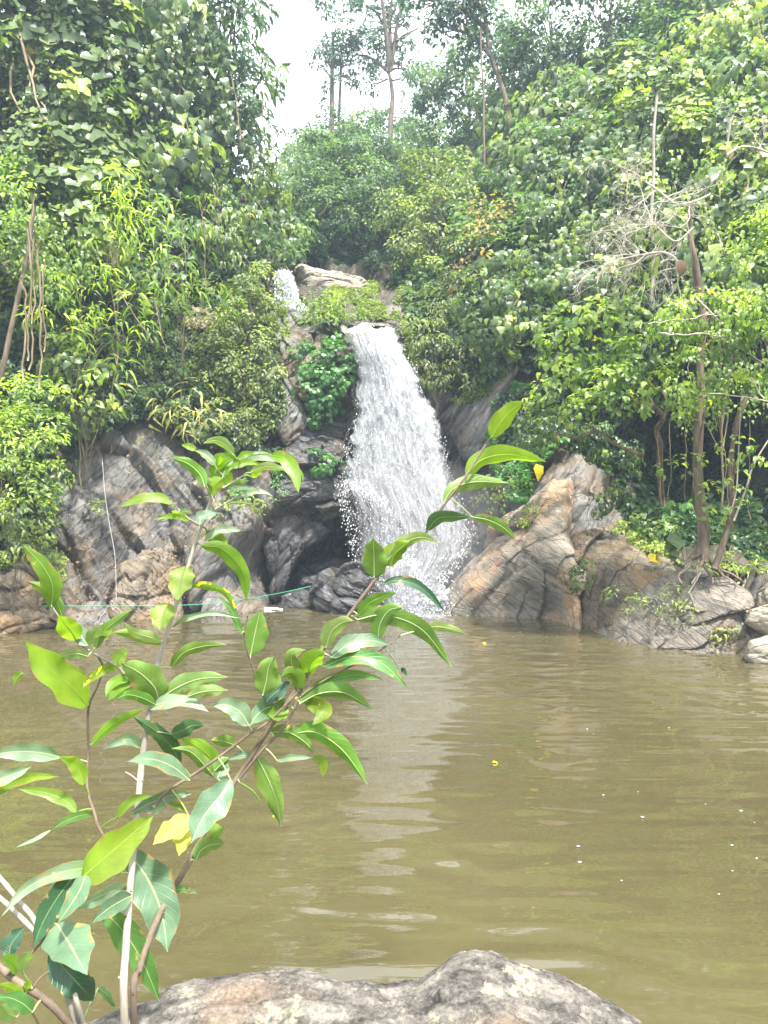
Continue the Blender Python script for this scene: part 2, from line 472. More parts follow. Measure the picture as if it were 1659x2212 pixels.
def build_terrain():
    us = np.unique(np.r_[np.linspace(-1500, -60, 60), np.linspace(-60, 1720, 560), np.linspace(1720, 3200, 60)])
    nv = 430
    t = np.linspace(0, 1, nv) ** 0.85
    U = us[None, :].repeat(nv, 0)
    vb = v_edge(us) + 45
    vt = v_top(us)
    V = vb[None] + (vt - vb)[None] * t[:, None]
    Y = terr_Y(U, V)
    P = P3(U, V, Y)
    # the hill goes on behind its crest
    ext = []
    for k in range(1, 9):
        e = P[-1].copy(); e[:, 1] += k * 7.0; e[:, 0] *= 1 + k * 0.06; e[:, 2] += -0.25 * k * k
        ext.append(e)
    P = np.concatenate([P, np.array(ext)], 0)
    du = np.gradient(P, axis=1); dv = np.gradient(P, axis=0)
    nrm = norm(np.cross(du, dv))
    nrm[nrm[..., 1] > 0.2] *= -1
    ang = np.where(P[..., 0] < 0.8, -58.0, 48.0)
    bl = np.clip((P[..., 0] - 0.2) / 1.2, 0, 1)
    D = rock_disp(P, np.where(P[..., 0] < 0.6, -58.0, 50.0), 1, 0.9, 5)
    amp = 0.34 + 0.15 * (P[..., 1] > 22)
    P = P + nrm * (D * amp)[..., None]
    # soil where plants grow
    veg = np.ones(U.shape)
    for poly in BARE: veg[in_poly(U, V, poly)] = 0.0
    k = np.ones(9) / 9
    for ax in (0, 1):
        veg = np.apply_along_axis(lambda r: np.convolve(np.pad(r, 4, mode='edge'), k, 'valid'), ax, veg)
    veg = np.concatenate([veg, np.ones((8, U.shape[1]))], 0)
    h, w = P.shape[:2]
    idx = np.arange(h * w).reshape(h, w)
    f = np.stack([idx[:-1, :-1], idx[:-1, 1:], idx[1:, 1:], idx[1:, :-1]], -1).reshape(-1, 4)
    wet = np.zeros(U.shape)  # wet stone round the fall, with the cave's shade put into the colour
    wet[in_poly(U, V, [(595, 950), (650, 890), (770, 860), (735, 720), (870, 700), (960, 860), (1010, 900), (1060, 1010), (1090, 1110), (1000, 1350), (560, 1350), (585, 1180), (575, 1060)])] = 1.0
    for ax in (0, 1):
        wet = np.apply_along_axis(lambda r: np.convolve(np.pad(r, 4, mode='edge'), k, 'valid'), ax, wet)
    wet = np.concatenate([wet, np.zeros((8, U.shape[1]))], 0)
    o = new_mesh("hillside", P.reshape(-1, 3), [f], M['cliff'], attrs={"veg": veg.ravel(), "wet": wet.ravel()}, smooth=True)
    tag(o, kind='structure')
    return o
build_terrain()

# ground below everything
g = 150
gv = np.array([(-g, -40, -1.2), (g, -40, -1.2), (g, 200, -1.2), (-g, 200, -1.2)], float)
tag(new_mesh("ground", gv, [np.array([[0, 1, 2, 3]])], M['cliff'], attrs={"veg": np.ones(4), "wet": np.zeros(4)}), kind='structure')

def back_hill():  # unseen wooded slope behind the camera, added to block low sky light
    xs = np.linspace(-60, 60, 120); t = np.linspace(0, 1, 50)
    X, T_ = np.meshgrid(xs, t)
    Yb = -9 - 30 * T_ ** 0.9 - 3 * np.sin(X * 0.08)
    Z = -1.5 + 16 * T_ ** 0.55
    P = np.stack([X, Yb, Z], -1)
    d = fbm(P * 0.35, 4, 301, 0.6, True)
    P = P + np.stack([d * 0, d * 2.2, d * 1.6], -1)
    h, w = Z.shape
    idx = np.arange(h * w).reshape(h, w)
    f = np.stack([idx[:-1, :-1], idx[1:, :-1], idx[1:, 1:], idx[:-1, 1:]], -1).reshape(-1, 4)
    m, n, out = mat_new("wooded_slope")
    nz = N(n, "ShaderNodeTexNoise", i_Scale=1.5, i_Detail=8.0); tc = N(n, "ShaderNodeTexCoord"); n.links.new(tc.outputs["Object"], nz.inputs["Vector"])
    rp = ramp(n, [(0.4, (0.015, 0.03, 0.012)), (0.6, (0.05, 0.09, 0.03))]); n.links.new(nz.outputs["Fac"], rp.inputs[0])
    p = N(n, "ShaderNodeBsdfPrincipled", i_Roughness=0.8); n.links.new(rp.outputs[0], p.inputs["Base Color"]); n.links.new(p.outputs[0], out.inputs[0])
    tag(new_mesh("unseen_wooded_hill", P.reshape(-1, 3), [f], m), kind='structure')
back_hill()

# ================================================================ WATER
def water_mat():
    m, n, out = mat_new("muddy_water")
    L = n.links.new
    p = N(n, "ShaderNodeBsdfPrincipled", i_Roughness=0.02, i_IOR=1.55)
    p.inputs["Specular IOR Level"].default_value = 0.8
    tc = N(n, "ShaderNodeTexCoord")
    nz = N(n, "ShaderNodeTexNoise", i_Scale=0.35, i_Detail=4.0)
    L(tc.outputs["Object"], nz.inputs["Vector"])
    rp = ramp(n, [(0.35, (0.060, 0.051, 0.023)), (0.65, (0.080, 0.069, 0.032))])
    L(nz.outputs["Fac"], rp.inputs[0])
    L(rp.outputs[0], p.inputs["Base Color"])
    b = N(n, "ShaderNodeBump", i_Strength=0.2, i_Distance=0.008)
    mp = N(n, "ShaderNodeMapping"); mp.inputs["Scale"].default_value = (0.5, 1.8, 1)
    L(tc.outputs["Object"], mp.inputs[0])
    w2 = N(n, "ShaderNodeTexNoise", i_Scale=5.0, i_Detail=3.0, i_Roughness=0.55)
    L(mp.outputs[0], w2.inputs["Vector"])
    L(w2.outputs["Fac"], b.inputs["Height"])
    L(b.outputs[0], p.inputs["Normal"])
    L(p.outputs[0], out.inputs[0])
    return m
M['water'] = water_mat()
def build_water():
    # real ripples: a fan-shaped grid, fine near the camera
    r = np.concatenate([np.linspace(-8, 1.0, 12), 1.0 * (22.0 / 1.0) ** np.linspace(0, 1, 620)[1:]])
    s = np.linspace(-1, 1, 420)
    Yg = r[:, None].repeat(len(s), 1)
    half = 6.0 + np.maximum(Yg, 0) * 0.62
    Xg = s[None] * half
    Z = np.zeros_like(Xg)
    wv = np.zeros_like(Xg)
    # rings spreading from the foot of the fall
    cx, cyy = 0.6, 16.0
    d = np.hypot(Xg - cx, Yg - cyy)
    a = np.arctan2(Xg - cx, cyy - Yg)
    warp = vnoise(np.stack([Xg * 0.5, Yg * 0.5, Xg * 0], -1), 3) * 1.6 + vnoise(np.stack([Xg * 1.3, Yg * 1.3, Xg * 0], -1), 13) * 0.5
    wv += 0.0028 * np.sin((d + warp) * 2 * math.pi / 0.62)
    wv += 0.0024 * np.sin((d * 0.97 + warp * 0.8 + a * 1.2) * 2 * math.pi / 0.37 + 1.3)
    q = np.stack([Xg * 0.7 + Yg * 0.15, Yg * 2.3, Xg * 0], -1)
    n1 = fbm(q, 3, 31, 0.5)
    q2 = np.stack([Xg * 2.2 + Yg * 1.2, Yg * 8.5, Xg * 0 + 4], -1)
    n2 = fbm(q2, 2, 37, 0.5)
    far = np.clip((Yg - 3) / 12, 0.0, 1)
    chop = 0.6 + 0.8 * np.clip(vnoise(np.stack([Xg * 0.35, Yg * 0.35, Xg * 0], -1), 51) + 0.3, 0, 1)
    Z = wv * (0.55 + 0.9 * far) * chop + n1 * 0.017 * (0.75 + 0.5 * far) + n2 * (0.0052 + 0.006 * np.clip(Xg / 3 + 0.3, 0, 1)) * (0.5 + 0.9 * far) * chop
    # turbulence at the foot of the fall
    tb = np.exp(-(d / 2.2) ** 2)
    Z += tb * fbm(np.stack([Xg * 3, Yg * 3, Xg * 0], -1), 3, 71) * 0.06
    Pw = np.stack([Xg, Yg, Z], -1)
    h, w = Z.shape
    idx = np.arange(h * w).reshape(h, w)
    f = np.stack([idx[:-1, :-1], idx[:-1, 1:], idx[1:, 1:], idx[1:, :-1]], -1).reshape(-1, 4)
    tag(new_mesh("pool_water", Pw.reshape(-1, 3), [f], M['water']), kind='structure')
build_water()

# ================================================================ ROCKS
def ico(sub):
    import bmesh
    bm = bmesh.new()
    bmesh.ops.create_icosphere(bm, subdivisions=sub, radius=1.0)
    v = np.array([x.co[:] for x in bm.verts]); f = np.array([[q.index for q in p.verts] for p in bm.faces])
    bm.free()
    return v, f
_ICO = {k: ico(k) for k in (1, 2, 4, 5, 6, 7)}

def rock(label, pts, Y, T, mat, ang=50, amp=0.12, sub=6, seed=0, group=None, tilt=0.0, scale=1.0, square=0.5, lean=0.0, drape=None):
    """pts: outline in the picture. drape None: a boulder at depth Y, T its half thickness, tilt / lean: depth change per
    metre of height / width. drape: an outcrop standing T proud of the hillside."""
    pts = np.array(pts, float)
    c = pts.mean(0)
    a0 = np.arctan2(-(pts[:, 1] - c[1]), pts[:, 0] - c[0]); r0 = np.hypot(pts[:, 1] - c[1], pts[:, 0] - c[0])
    o_ = np.argsort(a0); a0 = a0[o_]; r0 = r0[o_]
    v, f = _ICO[sub]
    ang_v = np.arctan2(v[:, 2], v[:, 0]); rho = np.hypot(v[:, 2], v[:, 0])
    # straight edges between the outline's corners
    A = np.r_[a0[-1] - 2 * math.pi, a0, a0[0] + 2 * math.pi]; Rr = np.r_[r0[-1], r0, r0[0]]
    k = np.clip(np.searchsorted(A, ang_v) - 1, 0, len(A) - 2)
    aa, ab, ra, rb = A[k], A[k + 1], Rr[k], Rr[k + 1]
    rad = ra * rb * np.sin(ab - aa) / np.maximum(ra * np.sin(ang_v - aa) + rb * np.sin(ab - ang_v), 1e-6)
    u = c[0] + np.cos(ang_v) * rho * rad; w = c[1] - np.sin(ang_v) * rho * rad
    bulge = -np.sign(v[:, 1]) * np.abs(v[:, 1]) ** square * T
    if drape is not None:
        yy = terr_Y(u, w) - np.where(bulge > 0, bulge, bulge * 0.5) - drape
    else:
        z_ = EYE + (1106 - w) / FPX * Y; x_ = (u - 829.5) / FPX * Y
        zc = EYE + (1106 - c[1]) / FPX * Y; xc = (c[0] - 829.5) / FPX * Y
        yy = Y - bulge + (z_ - zc) * tilt + (x_ - xc) * lean
    P = P3(u, w, yy)
    D = rock_disp(P, ang, 1, scale, seed)
    n = norm(np.stack([v[:, 0] * 0.6, np.minimum(v[:, 1], 0) * 1.4 - 0.2, v[:, 2] * 0.6 + 0.1], -1))
    P = P + n * (D * amp)[:, None]
    loc = np.array([P[:, 0].mean(), P[:, 1].mean(), P[:, 2].min()])
    o = new_mesh("rock", P, [f], mat, loc=loc)
    tag(o, label, "rock", group)
    return o

rock("big tan and grey boulder right of the waterfall foot, its flank wet and grey", [(916, 1360), (932, 1296), (1000, 1212), (1062, 1142), (1120, 1098), (1190, 1040), (1232, 1030), (1240, 1090), (1236, 1160), (1262, 1240), (1268, 1320), (1275, 1395), (1100, 1388), (980, 1375)],
     15.2, 0.8, M['rock_tan'], 52, 0.26, 7, 37, square=0.6, scale=0.55, drape=0.2)
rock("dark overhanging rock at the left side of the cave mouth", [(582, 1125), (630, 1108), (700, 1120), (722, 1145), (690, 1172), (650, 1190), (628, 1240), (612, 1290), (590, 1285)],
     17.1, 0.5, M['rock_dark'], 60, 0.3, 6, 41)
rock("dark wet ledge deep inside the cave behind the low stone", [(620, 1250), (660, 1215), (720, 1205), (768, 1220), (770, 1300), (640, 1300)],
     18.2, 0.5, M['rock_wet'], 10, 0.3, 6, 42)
rock("brown rock with a dark hollow, between the tan boulder and the layered rocks", [(1205, 1200), (1240, 1150), (1300, 1120), (1360, 1110), (1430, 1150), (1460, 1215), (1400, 1285), (1345, 1330), (1320, 1400), (1255, 1395), (1225, 1290)],
     13.9, 0.55, M['rock_brown'], 50, 0.28, 7, 5, scale=0.7, drape=0.1)
rock("long slanting grey ledge dipping into the pool left of the root-covered rock", [(1262, 1400), (1285, 1350), (1330, 1290), (1380, 1232), (1440, 1205), (1480, 1250), (1430, 1330), (1375, 1400), (1310, 1415)],
     12.75, 0.4, M['rock_right'], 48, 0.2, 6, 6, scale=0.8, drape=0.15)
rock("broad layered rock with roots and wet grey face at the water's edge", [(1330, 1420), (1345, 1375), (1375, 1315), (1420, 1262), (1500, 1232), (1590, 1255), (1660, 1300), (1680, 1400), (1600, 1425), (1480, 1435)],
     12.1, 0.5, M['rock_right'], 38, 0.22, 7, 7, scale=0.8, drape=0.15)
rock("pale boulder resting above the gap at the right edge", [(1608, 1345), (1620, 1318), (1665, 1305), (1760, 1310), (1790, 1350), (1720, 1375), (1650, 1372)], 11.0, 0.4, M['rock_pale'], -20, 0.08, 5, 8)
rock("pale brown boulder on the right bank behind the water's edge rocks", [(1628, 1318), (1632, 1280), (1662, 1255), (1740, 1250), (1780, 1290), (1760, 1330), (1680, 1330)], 11.4, 0.4, M['rock_tan'], -20, 0.08, 5, 9)
rock("lowest pale boulder standing in the water at the right edge", [(1605, 1415), (1618, 1385), (1665, 1368), (1760, 1370), (1820, 1420), (1790, 1470), (1690, 1455), (1620, 1440)], 10.6, 0.45, M['rock_pale'], -30, 0.1, 6, 10)
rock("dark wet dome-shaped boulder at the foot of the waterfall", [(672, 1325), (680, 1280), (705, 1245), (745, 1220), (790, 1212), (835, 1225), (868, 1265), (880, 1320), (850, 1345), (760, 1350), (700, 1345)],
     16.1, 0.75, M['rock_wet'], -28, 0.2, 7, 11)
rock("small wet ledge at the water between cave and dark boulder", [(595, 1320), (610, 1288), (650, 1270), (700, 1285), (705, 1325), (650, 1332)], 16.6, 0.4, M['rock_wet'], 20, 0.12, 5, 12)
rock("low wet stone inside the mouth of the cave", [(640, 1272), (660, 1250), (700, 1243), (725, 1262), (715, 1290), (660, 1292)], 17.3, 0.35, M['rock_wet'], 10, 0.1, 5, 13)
rock("grey buttress with brown streaks left of the cave", [(440, 1110), (500, 1085), (560, 1095), (592, 1140), (606, 1200), (596, 1262), (572, 1330), (500, 1350), (420, 1345), (395, 1280), (400, 1180)],
     15.9, 0.7, M['rock_left'], 62, 0.26, 7, 14, scale=0.75, drape=0.15)
rock("rounded brown bulge in the lower left cliff behind the hanging string", [(245, 1300), (262, 1210), (300, 1170), (350, 1165), (385, 1230), (400, 1300), (395, 1350), (300, 1362), (255, 1355)],
     15.05, 0.35, M['rock_brown'], 50, 0.24, 6, 15, drape=0.1)
rock("low mossy brown rock at the left edge of the pool", [(-120, 1385), (-90, 1270), (-20, 1225), (60, 1215), (110, 1260), (130, 1355), (60, 1375)], 13.6, 0.6, M['rock_brown'], 30, 0.24, 6, 18, drape=0.1)
rock("pale boulder perched beside the upper cascade, flat and long", [(630, 600), (634, 574), (650, 568), (690, 580), (735, 588), (775, 600), (793, 620), (785, 634), (740, 636), (700, 650), (655, 640)],
     22.0, 0.8, M['rock_pale'], 20, 0.22, 6, 20, scale=0.8, square=0.6)
rock("low flat grey stone under the perched pale boulder", [(715, 645), (735, 632), (790, 630), (812, 640), (790, 655), (740, 658)], 20.8, 0.3, M['rock_left'], 10, 0.08, 5, 21, drape=0.1)
rock("sloping bare rock shelf below the upper cascade", [(585, 700), (590, 662), (620, 650), (665, 672), (685, 700), (665, 730), (640, 760), (610, 770)], 19.6, 0.3, M['rock_left'], -50, 0.18, 6, 22, drape=0.1)
rock("smooth sloping stone shelf behind the lip of the main fall", [(750, 704), (775, 678), (820, 662), (870, 655), (885, 672), (880, 695), (862, 708), (800, 704)], 19.4, 0.2, M['rock_left'], 40, 0.12, 6, 23, drape=0.1)
rock("bare grey rib of rock on the ridge left of the ivy", [(588, 900), (570, 830), (580, 790), (612, 800), (640, 860), (665, 910), (650, 950), (615, 960)], 17.2, 0.3, M['rock_left'], 60, 0.2, 6, 24, drape=0.1)
rock("mossy brown outcrop between the shelf and the ivy", [(612, 790), (618, 740), (650, 720), (690, 745), (690, 800), (665, 870), (635, 850)], 17.7, 0.3, M['rock_brown'], 60, 0.2, 6, 25, drape=0.1)
rock("tilted flat grey slab beside the top of the waterfall's right edge", [(955, 900), (985, 865), (1040, 850), (1100, 790), (1120, 800), (1075, 880), (1062, 960), (1040, 1010), (990, 980)], 17.1, 0.25, M['rock_left'], 55, 0.2, 6, 26, drape=0.1)
rock("wet stepped slab left of the falling water", [(600, 1000), (640, 930), (700, 900), (760, 910), (755, 1000), (768, 1085), (750, 1112), (700, 1118), (640, 1108), (600, 1085)], 17.15, 0.35, M['rock_wet'], 8, 0.3, 7, 27, drape=0.1)
rock("straw-coloured earth ledge below the bamboo on the left slope", [(390, 690), (410, 668), (450, 662), (470, 690), (440, 715), (400, 715)], 18.6, 0.3, M['rock_tan'], 20, 0.1, 5, 28, drape=0.3)

# the boulder in front of the camera
def near_rock():
    out = np.array([(-400, 2400), (-100, 2300), (80, 2235), (156, 2210), (222, 2185), (334, 2160), (362, 2134), (427, 2123), (500, 2112), (577, 2111), (650, 2107), (717, 2108), (800, 2113), (857, 2113), (903, 2108), (925, 2096), (950, 2087),
                    (985, 2070), (1025, 2061), (1081, 2071), (1120, 2088), (1146, 2097), (1193, 2101), (1230, 2115), (1258, 2129), (1324, 2157), (1408, 2210), (1600, 2330), (1900, 2500)], float)
    Yr = 2.05
    out[:, 1] += 9
    xr = (out[:, 0] - 829.5) / FPX * Yr; zr = EYE + (1106 - out[:, 1]) / FPX * Yr
    xs = np.linspace(-1.45, 1.25, 520)
    ys = np.linspace(0.15, 2.75, 420)
    X, Yy = np.meshgrid(xs, ys)
    ridge = np.interp(xs, xr, zr)[None]
    wob = 0.05 * vnoise(np.stack([X * 3, X * 0, X * 0], -1), 5)
    d = (Yr + wob) - Yy                      # towards the camera
    Z = ridge - 0.20 * np.clip(d, 0, 9) ** 1.25 - 0.25 * np.clip(-d, 0, 9) - 3.2 * np.clip(-d - 0.05, 0, 9) ** 1.3
    P = np.stack([X, Yy, Z], -1)
    big = fbm(P * np.array([2.6, 3.2, 2]), 4, 83, 0.5, True) * 0.022
    mid = fbm(P * np.array([7, 12, 9]), 4, 85, 0.55, True) * 0.018
    pit = -0.035 * np.clip(fbm(P * np.array([5, 14, 5]), 3, 95) - 0.28, 0, 1) * 4
    fine = fbm(P * 30, 4, 99, 0.65, True) * 0.008
    k = np.clip(np.abs(d) / 0.07, 0.25, 1)
    Z2 = Z + (big - 0.02) * k + (mid + pit) * k + fine
    P[..., 2] = Z2
    h, w = Z.shape
    idx = np.arange(h * w).reshape(h, w)
    f = np.stack([idx[:-1, :-1], idx[:-1, 1:], idx[1:, 1:], idx[1:, :-1]], -1).reshape(-1, 4)
    # skirt down into the water
    border = np.concatenate([idx[0, :], idx[1:, -1], idx[-1, -2::-1], idx[-2:0:-1, 0]])
    V = P.reshape(-1, 3)
    low = V[border].copy(); low[:, 2] = -0.5
    nb = len(border); base = len(V)
    V = np.concatenate([V, low])
    j = np.arange(nb); jn = (j + 1) % nb
    sk = np.stack([border[j], base + j, base + jn, border[jn]], -1)
    m, n, outn = mat_new("lichen_rock")
    L = n.links.new
    tc = N(n, "ShaderNodeTexCoord")
    mp = N(n, "ShaderNodeMapping"); mp.inputs["Scale"].default_value = (1, 2.0, 1.5)
    L(tc.outputs["Object"], mp.inputs[0])
    a = N(n, "ShaderNodeTexNoise", i_Scale=9.0, i_Detail=12.0, i_Roughness=0.76, i_Distortion=0.3)
    L(mp.outputs[0], a.inputs["Vector"])
    r1 = ramp(n, [(0.38, (0.022, 0.02, 0.018)), (0.45, (0.085, 0.077, 0.068)), (0.54, (0.155, 0.14, 0.124)), (0.66, (0.25, 0.228, 0.195))])
    L(a.outputs["Fac"], r1.inputs[0])
    b = N(n, "ShaderNodeTexNoise", i_Scale=6.0, i_Detail=9.0, i_Roughness=0.7)
    L(tc.outputs["Object"], b.inputs["Vector"])
    r2 = ramp(n, [(0.57, 0.0), (0.60, 0.8)])
    L(b.outputs["Fac"], r2.inputs[0])
    mx = N(n, "ShaderNodeMixRGB"); mx.inputs[2].default_value = (0.31, 0.30, 0.21, 1)
    L(r2.outputs[0], mx.inputs[0]); L(r1.outputs[0], mx.inputs[1])
    c3 = N(n, "ShaderNodeTexNoise", i_Scale=2.6, i_Detail=4.0)
    mp3 = N(n, "ShaderNodeMapping"); mp3.inputs["Location"].default_value = (4, 2, 9)
    L(tc.outputs["Object"], mp3.inputs[0]); L(mp3.outputs[0], c3.inputs["Vector"])
    r3 = ramp(n, [(0.56, 0.0), (0.68, 0.55)])
    L(c3.outputs["Fac"], r3.inputs[0])
    mx2 = N(n, "ShaderNodeMixRGB"); mx2.inputs[2].default_value = (0.22, 0.14, 0.085, 1)
    L(r3.outputs[0], mx2.inputs[0]); L(mx.outputs[0], mx2.inputs[1])
    vo = N(n, "ShaderNodeTexVoronoi", feature='DISTANCE_TO_EDGE', i_Scale=3.2)
    dm = N(n, "ShaderNodeMixRGB"); dm.inputs[0].default_value = 0.25
    L(mp.outputs[0], dm.inputs[1]); L(a.outputs["Color"], dm.inputs[2]); L(dm.outputs[0], vo.inputs["Vector"])
    rk = ramp(n, [(0.0, 0.2), (0.02, 0.75), (0.05, 1.0)]); L(vo.outputs["Distance"], rk.inputs[0])
    sp_ = N(n, "ShaderNodeTexNoise", i_Scale=90.0, i_Detail=4.0, i_Roughness=0.7); L(tc.outputs["Object"], sp_.inputs["Vector"])
    rsp = ramp(n, [(0.38, 0.5), (0.5, 0.95), (0.66, 1.25)]); L(sp_.outputs["Fac"], rsp.inputs[0])
    k1 = N(n, "ShaderNodeMixRGB", blend_type='MULTIPLY'); k1.inputs[0].default_value = 0.8; L(mx2.outputs[0], k1.inputs[1]); L(rk.outputs[0], k1.inputs[2])
    k2 = N(n, "ShaderNodeMixRGB", blend_type='MULTIPLY'); k2.inputs[0].default_value = 0.8; L(k1.outputs[0], k2.inputs[1]); L(rsp.outputs[0], k2.inputs[2])
    p = N(n, "ShaderNodeBsdfPrincipled", i_Roughness=0.7)
    L(k2.outputs[0], p.inputs["Base Color"])
    bu = N(n, "ShaderNodeBump", i_Strength=0.8, i_Distance=0.012)
    L(a.outputs["Fac"], bu.inputs["Height"])
    e = N(n, "ShaderNodeTexNoise", i_Scale=45.0, i_Detail=6.0, i_Roughness=0.7)
    L(tc.outputs["Object"], e.inputs["Vector"])
    bu2 = N(n, "ShaderNodeBump", i_Strength=0.6, i_Distance=0.006)
    L(e.outputs["Fac"], bu2.inputs["Height"]); L(bu.outputs[0], bu2.inputs["Normal"])
    L(bu2.outputs[0], p.inputs["Normal"])
    L(p.outputs[0], outn.inputs[0])
    o = new_mesh("rock", V, [f, sk], m, loc=(0, 1.6, 0))
    tag(o, "large lichen-patched boulder in the foreground at the near edge of the pool", "rock")
near_rock()

# ================================================================ FALLING WATER
def fall_mat(name, thr, soft, scale=(9, 9, 2.2), col=(0.68, 0.70, 0.75), warm=(0.6, 0.55, 0.42), flow=True):
    m, n, out = mat_new(name)
    L = n.links.new
    mp = N(n, "ShaderNodeMapping"); mp.inputs["Scale"].default_value = scale
    if flow:
        uv = N(n, "ShaderNodeUVMap"); L(uv.outputs[0], mp.inputs[0])
    else:
        tc = N(n, "ShaderNodeTexCoord"); L(tc.outputs["Object"], mp.inputs[0])
    a = N(n, "ShaderNodeTexNoise", i_Scale=1.0, i_Detail=9.0, i_Roughness=0.70, i_Distortion=0.5)
    L(mp.outputs[0], a.inputs["Vector"])
    at = N(n, "ShaderNodeAttribute", attribute_name="dens")
    ad = N(n, "ShaderNodeMath", operation='ADD')
    L(a.outputs["Fac"], ad.inputs[0]); L(at.outputs["Fac"], ad.inputs[1])
    mr = N(n, "ShaderNodeMapRange", i_1=thr, i_2=thr + soft, i_3=0.0, i_4=1.0)
    L(ad.outputs[0], mr.inputs[0])
    aw = N(n, "ShaderNodeAttribute", attribute_name="mud")
    cm = N(n, "ShaderNodeMixRGB"); cm.inputs[1].default_value = (*col, 1); cm.inputs[2].default_value = (*warm, 1)
    L(aw.outputs["Fac"], cm.inputs[0])
    p = N(n, "ShaderNodeBsdfPrincipled", i_Roughness=0.35)
    L(cm.outputs[0], p.inputs["Base Color"])
    bp = N(n, "ShaderNodeBump", i_Strength=1.0, i_Distance=0.12)
    L(a.outputs["Fac"], bp.inputs["Height"]); L(bp.outputs[0], p.inputs["Normal"])
    tl = N(n, "ShaderNodeBsdfTranslucent"); L(cm.outputs[0], tl.inputs["Color"])
    m1 = N(n, "ShaderNodeMixShader"); m1.inputs[0].default_value = 0.3
    L(p.outputs[0], m1.inputs[1]); L(tl.outputs[0], m1.inputs[2])
    tr = N(n, "ShaderNodeBsdfTransparent")
    m2 = N(n, "ShaderNodeMixShader")
    L(mr.outputs[0], m2.inputs[0]); L(tr.outputs[0], m2.inputs[1]); L(m1.outputs[0], m2.inputs[2])
    L(m2.outputs[0], out.inputs[0])
    return m
M['fall_core'] = fall_mat("white_water", 0.44, 0.34, (26, 8, 1))
M['fall_veil'] = fall_mat("white_water_veil", 0.52, 0.40, (44, 11, 1))
M['foam'] = fall_mat("foam", 0.62, 0.2, (6, 6, 6), flow=False)
mdrop, nn_, oo_ = mat_new("water_drops")
pp_ = N(nn_, "ShaderNodeBsdfPrincipled", i_Roughness=0.3); pp_.inputs["Base Color"].default_value = (0.74, 0.76, 0.8, 1)
nn_.links.new(pp_.outputs[0], oo_.inputs[0])
M['drop'] = mdrop

LE = [(705, 745), (730, 757), (760, 768), (790, 776), (820, 778), (850, 774), (880, 768), (920, 756), (960, 748), (1000, 745), (1045, 734), (1065, 738), (1100, 752), (1130, 756), (1180, 764), (1230, 770), (1290, 800), (1330, 840)]
RE = [(705, 850), (730, 858), (760, 866), (790, 884), (820, 903), (850, 916), (885, 932), (920, 946), (960, 960), (1000, 972), (1045, 985), (1090, 1003), (1130, 1018), (1160, 1022), (1200, 1006), (1240, 975), (1280, 945), (1330, 928)]
def fall_edges(v):
    return np.interp(v, [a for a, b in LE], [b for a, b in LE]), np.interp(v, [a for a, b in RE], [b for a, b in RE])
def fall_Y(s, v):
    base = np.interp(v, [690, 705, 720, 760, 850, 950, 1050, 1200, 1330], [18.7, 17.9, 17.6, 17.35, 17.1, 16.95, 16.8, 16.4, 16.0])
    bulge = 0.45 * np.sin(np.clip(s, 0, 1) * math.pi)
    return base - bulge - 0.35 * s * np.clip((v - 1000) / 300, 0, 1)

def fall_sheet(name, parent, mat, off, seed, edge_soft, dens_fn, nu=150, nv=420):
    v = np.linspace(697, 1332, nv)
    s = np.linspace(0, 1, nu)
    S, V = np.meshgrid(s, v)
    l, r = fall_edges(V)
    wob = vnoise(np.stack([V * 0.02, S * 0, S * 0], -1), seed) * 10 + vnoise(np.stack([V * 0.09, S * 0, S * 0 + 7], -1), seed) * 7
    U = l - 8 + (r - l + 18) * S + wob * (np.abs(S - 0.5) * 2) ** 2
    lip = np.clip(1 - (V - 697) / 60, 0, 1)
    V = V + lip * (6 + 9 * vnoise(np.stack([S * 5, S * 0, S * 0], -1), 19) + 4 * vnoise(np.stack([S * 17, S * 0, S * 0], -1), 20) + 14 * (S - 0.6) ** 2)
    Y = fall_Y(S, V) - off
    P = P3(U, V, Y)
    T_ = (V - 697) / 635
    FS = (S - 0.5) * (0.45 + 0.9 * T_) + 0.06 * vnoise(np.stack([S * 4, T_ * 5, S * 0], -1), seed + 2)
    tow = fbm(np.stack([FS * 13, T_ * 5.5 - np.abs(FS) * 2, S * 0 + seed], -1), 4, seed, 0.6, True)
    P[..., 1] -= tow * 0.16
    e = np.minimum(S, 1 - S) * 2
    dens = dens_fn(S, V, e)
    mud = np.clip((760 - V) / 70, 0, 1) * 0.6
    h, w = S.shape
    idx = np.arange(h * w).reshape(h, w)
    f = np.stack([idx[:-1, :-1], idx[:-1, 1:], idx[1:, 1:], idx[1:, :-1]], -1).reshape(-1, 4)
    return new_mesh(name, P.reshape(-1, 3), [f], mat, loc=WL[parent.name], parent=parent, attrs={"dens": dens.ravel(), "mud": mud.ravel()},
                    uvs=np.stack([FS + seed, T_], -1).reshape(-1, 2))

def drops(name, parent, P, size, stretch=1.6):
    v, f = _ICO[1]
    n = len(P)
    j = rng.normal(0, 0.25, (n, len(v), 3))
    q = v[None] * (1 + j)
    q[..., 2] *= stretch
    q *= size[:, None, None]
    V = (q + P[:, None]).reshape(-1, 3)
    F = (f[None] + (np.arange(n) * len(v))[:, None, None]).reshape(-1, 3)
    return new_mesh(name, V, [F], M['drop'], loc=WL[parent.name], parent=parent)

